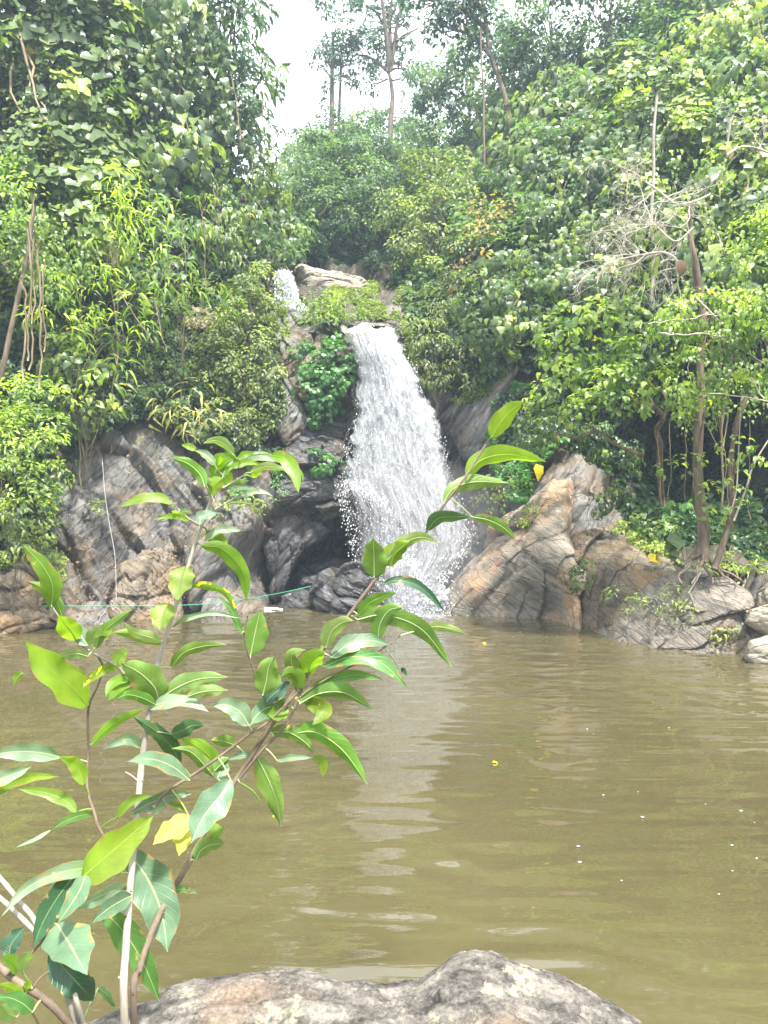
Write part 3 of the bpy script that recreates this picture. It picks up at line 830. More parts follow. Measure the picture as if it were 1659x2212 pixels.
def build_fall():
    base = P3(895, 1325, 15.6); base[2] = 0
    root = empty("waterfall", base, "tall white main waterfall spreading down the rock face into the pool", "waterfall")
    def d_core(S, V, e):
        d = 0.20 - 0.42 * np.clip(1 - e * 3.4, 0, 1) ** 1.5
        left_thin = np.clip((V - 900) / 60, 0, 1) * np.clip((0.36 - S) / 0.36, 0, 1)
        d = d - left_thin * 0.2
        core = np.exp(-((S - 0.45) / 0.3) ** 2) * np.clip((1120 - V) / 300, 0, 1)
        d = d + 0.12 * core + 0.14 * np.clip((V - 1230) / 80, 0, 1) - 0.10 * np.clip((V - 1000) / 120, 0, 1)
        d = d + 0.1 * np.clip((800 - V) / 80, 0, 1)
        return d
    def d_veil(S, V, e):
        return 0.12 - 0.26 * np.clip(1 - e * 3.5, 0, 1) + 0.05 * np.exp(-((S - 0.6) / 0.3) ** 2)
    fall_sheet("water_sheet", root, M['fall_core'], 0.0, 101, 0.2, d_core)
    fall_sheet("spray_veil", root, M['fall_veil'], 0.22, 131, 0.1, d_veil)
    fall_sheet("spray_veil", root, M['fall_veil'], 0.42, 151, 0.1, lambda S, V, e: d_veil(S, V, e) - 0.03)
    # thrown drops
    n = 5000
    v = 720 + 600 * rng.random(n) ** 0.8
    s = np.where(rng.random(n) < 0.93, rng.random(n), np.where(rng.random(n) < 0.5, rng.normal(0.02, 0.03, n), rng.normal(0.985, 0.022, n)))
    l, r = fall_edges(v)
    u = l + (r - l) * s
    P = P3(u, v, fall_Y(s, v) - 0.2 - rng.random(n) * 0.5)
    drops("drops", root, P, 0.003 + 0.010 * rng.random(n) ** 3)
    # jets bouncing on the ledges
    jets = []
    for (u0, v0, u1, v1, arch, k) in [(742, 1047, 850, 1110, 14, 900), (735, 1050, 768, 1210, 10, 500), (850, 1215, 925, 1290, 40, 900), (800, 720, 900, 810, 12, 500), (1015, 1160, 940, 1270, -10, 500)]:
        t = rng.random(k)
        uu = u0 + (u1 - u0) * t + rng.normal(0, 7, k); vv = v0 + (v1 - v0) * t - arch * np.sin(t * math.pi) + rng.normal(0, 8, k)
        jets.append(P3(uu, vv, fall_Y(0.4, vv) - 0.55 + rng.normal(0, 0.05, k))[::2])
    J = np.concatenate(jets)
    drops("drops", root, J, 0.003 + 0.010 * rng.random(len(J)) ** 2)
    # churned foam mound where it lands
    v_, f_ = _ICO[6]
    c = P3(905, 1316, 15.7)
    q = v_ * np.array([0.75, 0.6, 0.5])
    q = q * (1 + 0.35 * fbm(v_ * 4, 4, 7, 0.6)[:, None])
    q[:, 0] += np.where(q[:, 2] > 0, q[:, 2] * 0.4, 0)
    new_mesh("splash", q + c - np.array([0, 0, 0.0]), [f_], M['foam'], loc=base, parent=root, attrs={"dens": np.full(len(q), 0.24), "mud": np.zeros(len(q))})
    k = 3500
    a = rng.normal(0, 1, (k, 3)) * np.array([0.42, 0.3, 0.32]); a[:, 2] = np.abs(a[:, 2])
    drops("drops", root, c + a + np.array([0.0, -0.1, -0.1]), 0.006 + 0.014 * rng.random(k) ** 2, 1.0)
build_fall()

def build_cascade():
    base = P3(640, 680, 20.6)
    root = empty("waterfall", base, "small upper cascade dropping left of the perched pale boulder", "waterfall")
    le = [(578, 600), (600, 592), (640, 593), (660, 600), (680, 640)]; re = [(578, 622), (600, 634), (630, 640), (655, 652), (680, 690)]
    for q, (nm, mt, off) in enumerate([("water_sheet", M['fall_core'], 0), ("spray_veil", M['fall_veil'], 0.2)]):
        v = np.linspace(578, 680, 90); s = np.linspace(0, 1, 50)
        S, V = np.meshgrid(s, v)
        l = np.interp(V, [a for a, b in le], [b for a, b in le]); r = np.interp(V, [a for a, b in re], [b for a, b in re])
        U = l + (r - l) * S + vnoise(np.stack([V * 0.06, S * 0, S * 0], -1), 3) * 4
        Y = np.interp(V, [578, 584, 640, 680], [21.4, 20.8, 20.3, 19.9]) - off - 0.2 * np.sin(S * math.pi)
        P = P3(U, V, Y)
        P[..., 1] -= fbm(P * np.array([3, 2, 1.4]), 3, 55 + q, 0.5, True) * 0.07
        e = np.minimum(S, 1 - S) * 2
        dens = 0.27 - 0.3 * np.clip(1 - e * 3.5, 0, 1)
        h, w = S.shape
        idx = np.arange(h * w).reshape(h, w)
        f = np.stack([idx[:-1, :-1], idx[:-1, 1:], idx[1:, 1:], idx[1:, :-1]], -1).reshape(-1, 4)
        new_mesh(nm, P.reshape(-1, 3), [f], mt, loc=base, parent=root, attrs={"dens": dens.ravel(), "mud": np.zeros(dens.size)}, uvs=np.stack([S * 0.25 + q, (V - 578) / 500], -1).reshape(-1, 2))
    n = 900
    v = 585 + 95 * rng.random(n)
    l = np.interp(v, [a for a, b in le], [b for a, b in le]); r = np.interp(v, [a for a, b in re], [b for a, b in re])
    u = l + (r - l) * rng.random(n) + rng.normal(0, 2, n)
    drops("drops", root, P3(u, v, 19.7 + rng.random(n) * 0.3), 0.01 + 0.02 * rng.random(n) ** 2)
build_cascade()

def foam_patch(label, u0, v0, w_, h_, k, seed, mat=None):
    c = P3(u0, v0, water_Y(v0)); c[2] = 0.0
    nr, na = 14, 60
    rr = np.linspace(0, 1, nr)[:, None]; aa = np.linspace(0, 2 * math.pi, na, endpoint=False)[None]
    rad = 1 + 0.3 * np.sin(aa * 3 + seed) + 0.15 * np.sin(aa * 7 + seed * 2)
    X = c[0] + w_ * rr * rad * np.cos(aa); Yy = c[1] + h_ * rr * rad * np.sin(aa)
    Z = 0.03 * (1 - rr ** 2) + 0.012 * fbm(np.stack([X * 9, Yy * 9, X * 0], -1), 3, seed) + 0.012 - 0.05 * (rr > 0.95)
    P = np.stack([X, Yy, Z + 0 * X], -1)
    idx = np.arange(nr * na).reshape(nr, na); nx = np.roll(idx, -1, 1)
    f = np.stack([idx[:-1], nx[:-1], nx[1:], idx[1:]], -1).reshape(-1, 4)
    o = new_mesh("foam", P.reshape(-1, 3), [f], mat or M['drop'], loc=c, attrs={"dens": (0.2 - 0.33 * (rr + 0 * aa) ** 1.5).ravel(), "mud": np.zeros(nr * na)})
    tag(o, label, "foam")
_fm = foam_patch("churned white foam spreading over the pool at the foot of the main fall", 900, 1333, 1.9, 1.1, 0, 5, M['foam'])
foam_patch("white foam scum floating under the wet ledge by the cave", 578, 1316, 0.30, 0.10, 0, 3)

def flecks():
    n = 60
    u = np.r_[rng.uniform(1180, 1659, 16), rng.uniform(420, 620, 20), rng.uniform(1100, 1500, 24)]; v = np.r_[rng.uniform(1560, 2000, 16), rng.uniform(1330, 1350, 20), rng.uniform(1365, 1400, 24)]
    P = P3(u, v, water_Y(v)); P[:, 2] = 0.006
    v_, f_ = _ICO[1]
    s = 0.003 + 0.006 * rng.random(n) ** 2
    V = (v_[None] * (s[:, None, None] * np.array([1.8, 1.2, 0.22])) + P[:, None]).reshape(-1, 3)
    F = (f_[None] + (np.arange(n) * len(v_))[:, None, None]).reshape(-1, 3)
    tag(new_mesh("foam_flecks", V, [F], M['drop']), kind='stuff')
flecks()

# mist over the landing place
def ellipsoid(name, c, r, dens, label):
    v_, f_ = _ICO[4]
    m, n, out = mat_new(name)
    vol = N(n, "ShaderNodeVolumePrincipled", i_Density=dens)
    vol.inputs["Color"].default_value = (0.95, 0.97, 1.0, 1)
    n.links.new(vol.outputs[0], out.inputs["Volume"])
    o = new_mesh(name, v_ * np.array(r) + c, [f_], m, loc=c)
    tag(o, kind='stuff')
    return o
# ================================================================ LEAF SHAPES
# each template: verts (x across, y along the blade, z up), faces; blade length 1
def T_heart():
    v = [(0, 0, 0), (0, .45, -.03), (0, 1.02, -.16), (-.30, -.12, .05), (-.50, .18, .07), (-.40, .58, .02), (.30, -.12, .05), (.50, .18, .07), (.40, .58, .02)]
    f3 = [(0, 3, 4), (0, 7, 6), (5, 1, 2), (1, 8, 2)]; f4 = [(0, 4, 5, 1), (0, 1, 8, 7)]
    return np.array(v, float), np.array(f3), np.array(f4)
def T_ovate(w=.3, droop=.18):
    v = [(0, 0, 0), (0, .5, .02), (0, 1.0, -droop), (-w, .28, .07), (-w * .8, .66, .0), (w, .28, .07), (w * .8, .66, .0)]
    f3 = [(0, 3, 1)[::-1], (0, 1, 5)[::-1], (4, 2, 1)[::-1], (1, 2, 6)[::-1]]
    f3 = [(0, 1, 3), (0, 5, 1), (1, 2, 4), (1, 6, 2)]; f4 = [(3, 1, 4, 4)]
    f3 += [(3, 1, 4), (1, 5, 6)]
    return np.array(v, float), np.array(f3), np.zeros((0, 4), int)
def T_lance(w=.09, droop=.3):
    v = [(0, 0, 0), (-w, .35, .02), (w, .35, .02), (-w * .6, .72, -droop * .35), (w * .6, .72, -droop * .35), (0, 1, -droop)]
    return np.array(v, float), np.array([(0, 2, 1), (3, 4, 5)]), np.array([(1, 2, 4, 3)])
def T_small(w=.28):
    v = [(0, 0, 0), (-w, .5, .06), (w, .5, .06), (0, 1, -.08)]
    return np.array(v, float), np.array([(0, 3, 1), (0, 2, 3)]), np.zeros((0, 4), int)
def T_ivy():
    v = [(0, 0, 0), (-.45, .05, .03), (-.38, .42, .03), (-.52, .62, 0), (-.2, .62, .02), (0, 1, -.08), (.2, .62, .02), (.52, .62, 0), (.38, .42, .03), (.45, .05, .03)]
    f = [(0, 2, 1), (0, 4, 2), (2, 4, 3), (0, 6, 4), (4, 6, 5), (0, 8, 6), (6, 8, 7), (0, 9, 8)]
    return np.array(v, float), np.array(f), np.zeros((0, 4), int)
TPL = {'heart': T_heart(), 'ovate': T_ovate(), 'broad': T_ovate(.38, .22), 'long': T_ovate(.17, .2), 'bamboo': T_lance(), 'grass': T_lance(.025, .5), 'small': T_small(), 'leaflet': T_small(.22), 'ivy': T_ivy()}

class Leaves:
    def __init__(s): s.P = []; s.Nn = []; s.T = []; s.S = []; s.C = []
    def add(s, P, Nn, T, S, C):
        s.P.append(P); s.Nn.append(Nn); s.T.append(T); s.S.append(np.broadcast_to(S, (len(P),))); s.C.append(np.broadcast_to(C, (len(P),)))
    def count(s): return sum(len(p) for p in s.P)
    def build(s, name, tpl, mat, loc, parent=None):
        P = np.concatenate(s.P); Nn = norm(np.concatenate(s.Nn)); T = np.concatenate(s.T)
        S = np.concatenate(s.S); C = np.concatenate(s.C)
        T = norm(T - (T * Nn).sum(-1, keepdims=True) * Nn)
        B = np.cross(T, Nn)
        v, f3, f4 = TPL[tpl]
        n = len(P); k = len(v)
        wv = 0.85 + 0.3 * rng.random((n, 1, 1)); cv = 1 + 1.6 * rng.random((n, 1, 1))
        V = P[:, None] + S[:, None, None] * (B[:, None] * v[None, :, 0:1] * wv + T[:, None] * v[None, :, 1:2] + Nn[:, None] * v[None, :, 2:3] * cv)
        off = (np.arange(n) * k)[:, None, None]
        fl = []
        if len(f3): fl.append((f3[None] + off).reshape(-1, 3))
        if len(f4): fl.append((f4[None] + off).reshape(-1, 4))
        at = np.repeat(np.clip(C, 0, 1), k)
        return new_mesh(name, V.reshape(-1, 3), fl, mat, loc=loc, parent=parent, attrs={"tint": at}, smooth=True)

def rand_dir(n):
    return norm(rng.normal(0, 1, (n, 3)))

UP = np.array([0, 0, 1.0])
# habit: how leaves hang.  (outward weight, up weight, jitter) for the face, (down, outward, jitter) for the tip
HABIT = {
    'hang': ((0.75, 0.45, 0.38), (-0.9, 0.35, 0.35)),
    'bush': ((0.5, 0.75, 0.5), (-0.15, 0.8, 0.6)),
    'droop': ((0.45, 0.6, 0.55), (-0.6, 0.5, 0.6)),
    'fan': ((0.3, 0.7, 0.5), (-0.45, 0.7, 0.75)),
    'rand': ((0.4, 0.55, 0.8), (-0.2, 0.4, 0.9)),
}
LEAF_TOTAL = [0]
def crown(L, lobes, size, rc, dens=3.0, habit='bush', tint=(0.4, 0.2), view=1.0, hollow=0.15, tip_bright=0.25, flat=0.8):
    """fill lobes (centre xyz, radii xyz) with clumps of leaves"""
    (no, nu_, nj), (td, to, tj) = HABIT[habit]
    for c, r in lobes:
        c = np.array(c, float); r = np.array(r, float)
        area = 4 * math.pi * ((r[0] * r[1]) ** 1.6 / 3 + (r[0] * r[2]) ** 1.6 / 3 + (r[1] * r[2]) ** 1.6 / 3) ** (1 / 1.6)
        ncl = max(4, int(area / (rc * rc * 2.6)))
        d = rand_dir(ncl)
        # the far side is thinner: less light gets there and nothing grows as thick
        keep = (d[:, 1] < 0.35) | (rng.random(ncl) < 0.45)
        d = d[keep]; ncl = len(d)
        lump = 1 + 0.16 * vnoise(d * 2.3 + c, 5) + rng.normal(0, 0.06, ncl)
        inner = rng.random(ncl) < 0.22
        lump = np.where(inner, lump * (0.55 + 0.3 * rng.random(ncl)), lump)
        cc = c + d * r * lump[:, None]
        out = norm(d / r * r.mean())
        per = max(3, int(dens * rc * rc * 2.2 / (size * size)))
        rcl = rc * (0.65 + 0.7 * rng.random(ncl))
        n = ncl * per
        ci = np.repeat(np.arange(ncl), per)
        # dome of leaves, facing out and up
        ax = norm(out * 0.8 + UP * 0.6)
        q = rand_dir(n)
        s = (q * ax[ci]).sum(-1)
        q = np.where((s < -0.1)[:, None], q - 2 * s[:, None] * ax[ci], q)
        rad = rcl[ci] * (0.45 + 0.6 * rng.random(n) ** 0.6)
        sq = np.array([1.0, 1.0, flat])
        P = cc[ci] + q * sq * rad[:, None]
        nn = q * no + out[ci] * no * 0.6 + UP * nu_ + rng.normal(0, nj, (n, 3)) * 0.7 + np.array([0, -0.25 * view, 0])
        tt = UP * td + q * to + out[ci] * to * 0.5 + rng.normal(0, tj, (n, 3)) * 0.7
        ct = rng.normal(0, 0.19, ncl)
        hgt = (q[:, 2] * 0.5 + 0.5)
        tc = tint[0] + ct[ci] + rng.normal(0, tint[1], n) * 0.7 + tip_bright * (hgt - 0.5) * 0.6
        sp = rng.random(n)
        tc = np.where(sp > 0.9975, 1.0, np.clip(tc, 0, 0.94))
        L.add(P, nn, tt, size * (0.65 + 0.6 * rng.random(n)), tc)

# ================================================================ WOOD
class Tubes:
    def __init__(s): s.V = []; s.F = []; s.n = 0
    def add(s, pts, radii, sides=7):
        pts = np.array(pts, float); radii = np.broadcast_to(np.array(radii, float), (len(pts),))
        t = norm(np.gradient(pts, axis=0))
        ref = np.array([0.0, -1.0, 0.15])
        a = norm(np.cross(t, ref) + 1e-6); b = np.cross(t, a)
        th = np.linspace(0, 2 * math.pi, sides, endpoint=False)
        ring = pts[:, None] + radii[:, None, None] * (a[:, None] * np.cos(th)[None, :, None] + b[:, None] * np.sin(th)[None, :, None])
        V = np.concatenate([ring.reshape(-1, 3), pts[:1], pts[-1:]])
        m = len(pts)
        idx = np.arange(m * sides).reshape(m, sides); nx = np.roll(idx, -1, 1)
        q = np.stack([idx[:-1], nx[:-1], nx[1:], idx[1:]], -1).reshape(-1, 4)
        c0 = m * sides; c1 = c0 + 1
        cap = np.concatenate([np.stack([idx[0], nx[0], np.full(sides, c0), np.full(sides, c0)], -1)[:, :3], np.stack([nx[-1], idx[-1], np.full(sides, c1)], -1)])
        s.V.append(V); s.F.append((q + s.n, cap + s.n)); s.n += len(V)
    def build(s, name, mat, loc, parent=None):
        V = np.concatenate(s.V)
        return new_mesh(name, V, [np.concatenate([f[0] for f in s.F]), np.concatenate([f[1] for f in s.F])], mat, loc=loc, parent=parent)

def spline(pts, k=8):
    pts = np.array(pts, float)
    if len(pts) < 3:
        t = np.linspace(0, 1, k)[:, None]
        return pts[0] * (1 - t) + pts[-1] * t
    p = np.concatenate([[2 * pts[0] - pts[1]], pts, [2 * pts[-1] - pts[-2]]])
    out = []
    for i in range(1, len(p) - 2):
        t = np.linspace(0, 1, k, endpoint=False)[:, None]
        out.append(0.5 * ((2 * p[i]) + (-p[i - 1] + p[i + 1]) * t + (2 * p[i - 1] - 5 * p[i] + 4 * p[i + 1] - p[i + 2]) * t ** 2 + (-p[i - 1] + 3 * p[i] - 3 * p[i + 1] + p[i + 2]) * t ** 3))
    out.append(pts[-1:])
    return np.concatenate(out)

def crooked(a, b, amp=0.08, k=9, sag=0.0):
    a = np.array(a, float); b = np.array(b, float)
    t = np.linspace(0, 1, k)[:, None]
    L_ = np.linalg.norm(b - a)
    p = a * (1 - t) + b * t
    w = np.cumsum(rng.normal(0, 1, (k, 3)), 0); w -= w[-1] * t; w -= w[0] * (1 - t)
    p = p + w * amp * L_ / k * 1.2
    p[:, 2] += sag * L_ * (t[:, 0] * (1 - t[:, 0])) * 4
    return p

def ground_below(u, v, Y):
    """where the hill reaches depth Y below the picture point (u, v)"""
    vs = np.linspace(v, v_edge(u) + 40, 60)
    ys = terr_Y(np.full(60, float(u)), vs)
    ok = np.nonzero(ys <= Y + 0.05)[0]
    vv = vs[ok[0]] if len(ok) else vs[-1]
    return P3(u, vv, Y)

def lobes3(lob):
    out = []
    for q in lob:
        u, v, ru, rv, Y = q[:5]
        k = Y / FPX
        ry = q[5] if len(q) > 5 else 0.8 * min(ru, rv) * k + 0.1
        out.append((P3(u, v, Y), (ru * k, ry, rv * k)))
    return out

def plant(name, label, cat, lob, tpl, mat, size, rc, dens=3.0, habit='bush', tint=(0.4, 0.2), group=None, wood='bark', trunk=0.08,
          base=None, limbs=True, tip_bright=0.25, flat=0.8, tpart='foliage', wpart='trunk', hug=1.2):
    """a tree, shrub or creeper: trunk and limbs in wood, one mesh of leaves"""
    if hug == 1.2 and tpl == 'bamboo': hug = 2.4
    if hug:
        uu = np.array([q[0] for q in lob], float); vv_ = np.array([q[1] for q in lob], float)
        ty = terr_Y(uu, np.minimum(np.maximum(vv_, v_top(uu) + 5), v_edge(uu)))
        new = []
        fac = 1.0
        for q, t_ in zip(lob, ty):
            ry = 0.6 * min(q[2], q[3]) * q[4] / FPX
            y2 = max(q[4], t_ - hug - ry)
            fac += (y2 / q[4] - 1) / len(lob)
            new.append((q[0], q[1], q[2], q[3], y2) + tuple(q[5:]))
        lob = new; size *= fac; rc *= fac
    L3 = lobes3(lob)
    big = max(range(len(lob)), key=lambda i: lob[i][2] * lob[i][3])
    if base is None:
        lo = max(lob, key=lambda q: q[1])
        b = ground_below(lob[big][0], lo[1], lob[big][4] + 0.3)
    else:
        b = P3(*base)
    root = empty(name, b, label, cat, group)
    Lv = Leaves()
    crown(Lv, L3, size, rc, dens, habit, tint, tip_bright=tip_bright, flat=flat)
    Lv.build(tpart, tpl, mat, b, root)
    LEAF_TOTAL[0] += Lv.count()
    if trunk > 0:
        trunk *= 0.6
        tb = Tubes()
        top = L3[big][0] + np.array([0, 0.0, L3[big][1][2] * 0.5])
        p = crooked(b - np.array([0, 0, 0.4]), top, 0.12, 12)
        tb.add(p, np.linspace(trunk, trunk * 0.35, 12), 8)
        if limbs:
            for i, (c, r) in enumerate(L3):
                s0 = p[rng.integers(4, 10)]
                for _ in range(3):
                    e = c + rand_dir(1)[0] * np.array(r) * 0.75
                    tb.add(crooked(s0, e, 0.2, 9, 0.05), np.linspace(trunk * 0.45, trunk * 0.1, 9), 5)
        tb.build(wpart, M[wood], b, root)
    return root

def curtain(name, label, poly, n, tpl, mat, size, Y, tint, gap=0.55, wood='vine', lmin=60, lmax=220, spread=0.10):
    """creepers hanging straight down in strands, each set with leaves"""
    pu = [p[0] for p in poly]; pv = [p[1] for p in poly]
    L = Leaves(); tb = Tubes()
    k = 0
    b = P3(np.mean(pu), max(pv), Y)
    while k < n:
        u = rng.uniform(min(pu), max(pu)); v = rng.uniform(min(pv), max(pv))
        if not in_poly(np.array([u]), np.array([v]), poly)[0]: continue
        k += 1
        t_ = float(terr_Y(np.array([u]), np.array([max(v, float(v_top(u)) + 5)]))[0])
        y = max(Y, t_ - 2.2) + rng.normal(0, 0.35)
        ln = rng.uniform(lmin, lmax) * y / FPX
        m = max(3, int(ln / (size * gap)))
        p0 = P3(u, v, y)
        z = np.linspace(0, 1, m)
        P = p0 + np.stack([np.cumsum(rng.normal(0, 0.012, m)), -0.15 * z + np.cumsum(rng.normal(0, 0.01, m)), -ln * z], -1)
        if m > 4: tb.add(P[::max(1, m // 8)], 0.006, 4)
        for _ in range(2):
            off = rng.normal(0, spread, (m, 3)) * np.array([1, 0.7, 0.5])
            nn = np.array([0, -0.8, 0.5]) + rng.normal(0, 0.35, (m, 3)) + off * 2
            tt = np.array([0, -0.25, -1.0]) + off * 3 + rng.normal(0, 0.25, (m, 3))
            tc = np.clip(tint[0] + rng.normal(0, 0.1) + rng.normal(0, tint[1], m), 0, 0.94)
            L.add(P + off, nn, tt, size * (1 - 0.35 * z) * (0.7 + 0.5 * rng.random(m)) * y / Y, tc)
    root = empty(name, b, label, "vine")
    L.build("foliage", tpl, mat, b, root); LEAF_TOTAL[0] += L.count()
    return root

# ================================================================ UNDERGROWTH on the hill (nobody could count it)
def scatter_terrain(label, poly, n, tpl, mat, size, tint=(0.4, 0.2), name="undergrowth", off=0.12, habit='droop', clump=0.6, thick=0.35, thr=-0.35, exclude=()):
    pu = [p[0] for p in poly]; pv = [p[1] for p in poly]
    u = rng.uniform(min(pu), max(pu), n * 3); v = rng.uniform(min(pv), max(pv), n * 3)
    ok = in_poly(u, v, poly)
    for e in exclude: ok &= ~in_poly(u, v, e)
    Y = terr_Y(u, v)
    nz = vnoise(np.stack([u, v, Y * 3], -1) / 38.0, 77) + 0.5 * vnoise(np.stack([u, v, Y * 3], -1) / 15.0, 78)
    ok &= nz > thr
    u, v, Y, nz = u[ok][:n], v[ok][:n], Y[ok][:n], nz[ok][:n]
    m = len(u)
    P = P3(u, v, Y)
    e = 3.0
    nr = norm(np.cross(P3(u + e, v, terr_Y(u + e, v)) - P, P3(u, v + e, terr_Y(u, v + e)) - P))
    nr[nr[:, 1] > 0] *= -1
    lift = off + thick * np.clip(nz + 0.4, 0, 1.2) * (0.3 + 0.7 * rng.random(m))
    P = P + nr * lift[:, None]
    (no, nu_, nj), (td, to, tj) = HABIT[habit]
    nn = nr * (no + 0.4) + UP * nu_ + rng.normal(0, nj, (m, 3)) * 0.8
    tt = UP * td + nr * to + rng.normal(0, tj, (m, 3)) * 0.8
    L = Leaves()
    tc = np.clip(tint[0] + 0.25 * nz + rng.normal(0, tint[1], m) * 0.7, 0, 0.94)
    tc = np.where(rng.random(m) > 0.998, 1.0, tc)
    L.add(P, nn, tt, size * (0.5 + 0.8 * rng.random(m)) * (Y / 16) ** 0.5, tc)
    o = L.build(name, tpl, mat, P.mean(0))
    LEAF_TOTAL[0] += m
    tag(o, label, kind='stuff')
    return o
# ================================================================ VEGETATION: ground cover
HOLE = [(570, 560), (600, 640), (690, 690), (860, 720), (900, 640), (800, 560), (660, 545)]
FALLS = [(590, 650), (735, 700), (760, 900), (720, 1060), (600, 1110), (590, 1340), (1000, 1340), (1080, 1050), (940, 860), (870, 720), (860, 630), (700, 560), (590, 580)]
scatter_terrain("dense low leaves and creepers covering the left slope above the bare rock", [(-200, 640), (130, 560), (420, 560), (600, 640), (600, 800), (640, 960), (560, 1000), (430, 960), (330, 900), (180, 950), (120, 1120), (60, 1220), (-200, 1260)],
    30000, 'ovate', M['dark'], 0.13, (0.3, 0.28), thick=0.5)
scatter_terrain("fine bright herbs between the left slope's creepers", [(60, 700), (560, 640), (600, 800), (620, 960), (480, 990), (330, 915), (150, 960)], 26000, 'small', M['olive'], 0.10, (0.5, 0.3), name="herbs", thick=0.45, thr=-0.1)
scatter_terrain("olive moss and herbs on the ridge left of the waterfall", [(430, 620), (590, 600), (640, 760), (600, 800), (650, 960), (590, 1000), (470, 960)], 20000, 'small', M['olive'], 0.085, (0.62, 0.25), name="herbs", thick=0.3, thr=-0.2)
scatter_terrain("dark leaves covering the upper left hillside", [(-300, -500), (300, -300), (470, 320), (600, 460), (640, 600), (-300, 680)], 30000, 'ovate', M['dark'], 0.2, (0.4, 0.2), thick=0.8, thr=-0.8)
scatter_terrain("small leaves covering the far valley head", [(600, 460), (700, 430), (850, 390), (1000, 290), (1200, 180), (1450, 20), (1700, -60), (1900, -200), (1900, 500), (1200, 560), (950, 600), (880, 600), (830, 560), (700, 555), (620, 570)],
    70000, 'small', M['far'], 0.22, (0.4, 0.22), thick=1.0, thr=-0.9, exclude=[[(625, 580), (650, 490), (850, 490), (900, 600), (800, 620)]])
scatter_terrain("mixed leaves covering the right hillside under the shrubs", [(900, 600), (1200, 540), (1900, 480), (1900, 900), (1500, 860), (1200, 800), (1100, 800), (1000, 860), (900, 760), (870, 680)],
    30000, 'ovate', M['dark'], 0.16, (0.4, 0.25), thick=0.5, thr=-0.7)
scatter_terrain("leaves of the hollow under the right bank trees, its shade put into their colour", [(1080, 860), (1250, 820), (1900, 860), (1900, 1260), (1660, 1230), (1420, 1200), (1350, 1150), (1310, 1010), (1230, 950), (1100, 960)],
    26000, 'ovate', M['dark'], 0.17, (0.12, 0.22), thick=0.45, thr=-0.7)  # tint lowered to paint the hollow's shade into the leaves
scatter_terrain("herbs and seedlings on the right bank above the layered rocks", [(1300, 1130), (1420, 1150), (1700, 1150), (1700, 1262), (1500, 1240), (1400, 1215), (1330, 1170)],
    9000, 'ovate', M['small'], 0.075, (0.72, 0.25), name="herbs", thick=0.2, thr=-0.4)
scatter_terrain("low green herbs over the shelf between the perched boulder and the lip of the fall", [(700, 640), (860, 620), (900, 640), (890, 705), (720, 700), (670, 670)], 5000, 'small', M['olive'], 0.09, (0.5, 0.25), name="herbs", thick=0.2, thr=-0.3)
scatter_terrain("small ferns and herbs right of the fall's upper part", [(890, 640), (1010, 700), (1120, 780), (1080, 850), (1000, 880), (930, 850), (880, 760), (865, 700)],
    14000, 'small', M['olive'], 0.10, (0.55, 0.28), name="herbs", thick=0.3, thr=-0.4)
scatter_terrain("moss and seedlings on the grey slabs left of the fall", [(560, 960), (640, 900), (700, 1010), (600, 1090), (500, 1080), (430, 1000)], 2600, 'ovate', M['ivy'], 0.07, (0.4, 0.25), name="herbs", thick=0.15, thr=0.1)
scatter_terrain("creepers at the foot of the left slope", [(-50, 1180), (60, 1130), (130, 1180), (120, 1290), (-60, 1320)], 2200, 'ovate', M['small'], 0.07, (0.6, 0.25), name="herbs", off=0.45, thick=0.3, thr=-0.2)
scatter_terrain("leaves on the rock wall right of the falls below the slab", [(1060, 900), (1120, 830), (1230, 860), (1260, 930), (1180, 1000), (1130, 1060), (1090, 1040), (1070, 980)], 7000, 'ivy', M['ivy'], 0.09, (0.4, 0.25), name="creepers", thick=0.3, thr=-0.3)
scatter_terrain("dry brown leaf litter caught on the left cliff", [(120, 1180), (260, 1000), (330, 960), (420, 1050), (470, 1250), (420, 1310), (150, 1340)], 300, 'ovate', M['litter'], 0.06, (0.4, 0.35), name="leaf_litter", off=0.34, thick=0.15, thr=0.0)

scatter_terrain("plants deep in the hollow under the valley head trees, coloured with its shade", [(620, 470), (860, 470), (900, 560), (860, 640), (780, 590), (700, 575), (640, 570)], 12000, 'small', M['dark'], 0.16, (0.0, 0.08), thick=0.8, thr=-0.9)  # darkest tint stands in for the shade under the canopy
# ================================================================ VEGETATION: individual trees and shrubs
# ---- left wall
plant("vine_covered_tree", "tall tree at the left edge draped in hanging heart-shaped leaves", "tree",
      [(90, 60, 150, 130, 10.6), (180, 150, 100, 150, 10.4), (60, 230, 100, 130, 10.6), (200, 300, 70, 110, 10.5), (120, 380, 60, 70, 10.7), (40, -120, 200, 150, 11.0), (230, 60, 50, 110, 10.4)],
      'heart', M['heart'], 0.185, 0.32, 2.3, 'hang', (0.32, 0.14), trunk=0.22, wood='vine')
plant("vine_clump", "lower clump of round heart-shaped leaves hanging on the left slope beneath the draped tree", "vine",
      [(135, 275, 70, 40, 10.0), (165, 430, 85, 70, 10.1), (130, 470, 65, 70, 10.0), (225, 400, 50, 60, 10.2)], 'heart', M['heart'], 0.18, 0.28, 2.1, 'hang', (0.42, 0.2), trunk=0.06, wood='vine')
plant("broadleaf_tree", "tree with big drooping oval leaves beside the draped tree, upper left", "tree",
      [(330, 20, 90, 90, 12.2), (400, 120, 80, 90, 12.2), (350, 220, 80, 80, 12.0), (430, 270, 70, 80, 12.4), (300, 120, 60, 80, 12.0), (370, 340, 90, 60, 12.1), (360, -120, 150, 100, 12.5)],
      'broad', M['ovate'], 0.23, 0.38, 2.2, 'hang', (0.36, 0.14), trunk=0.2)
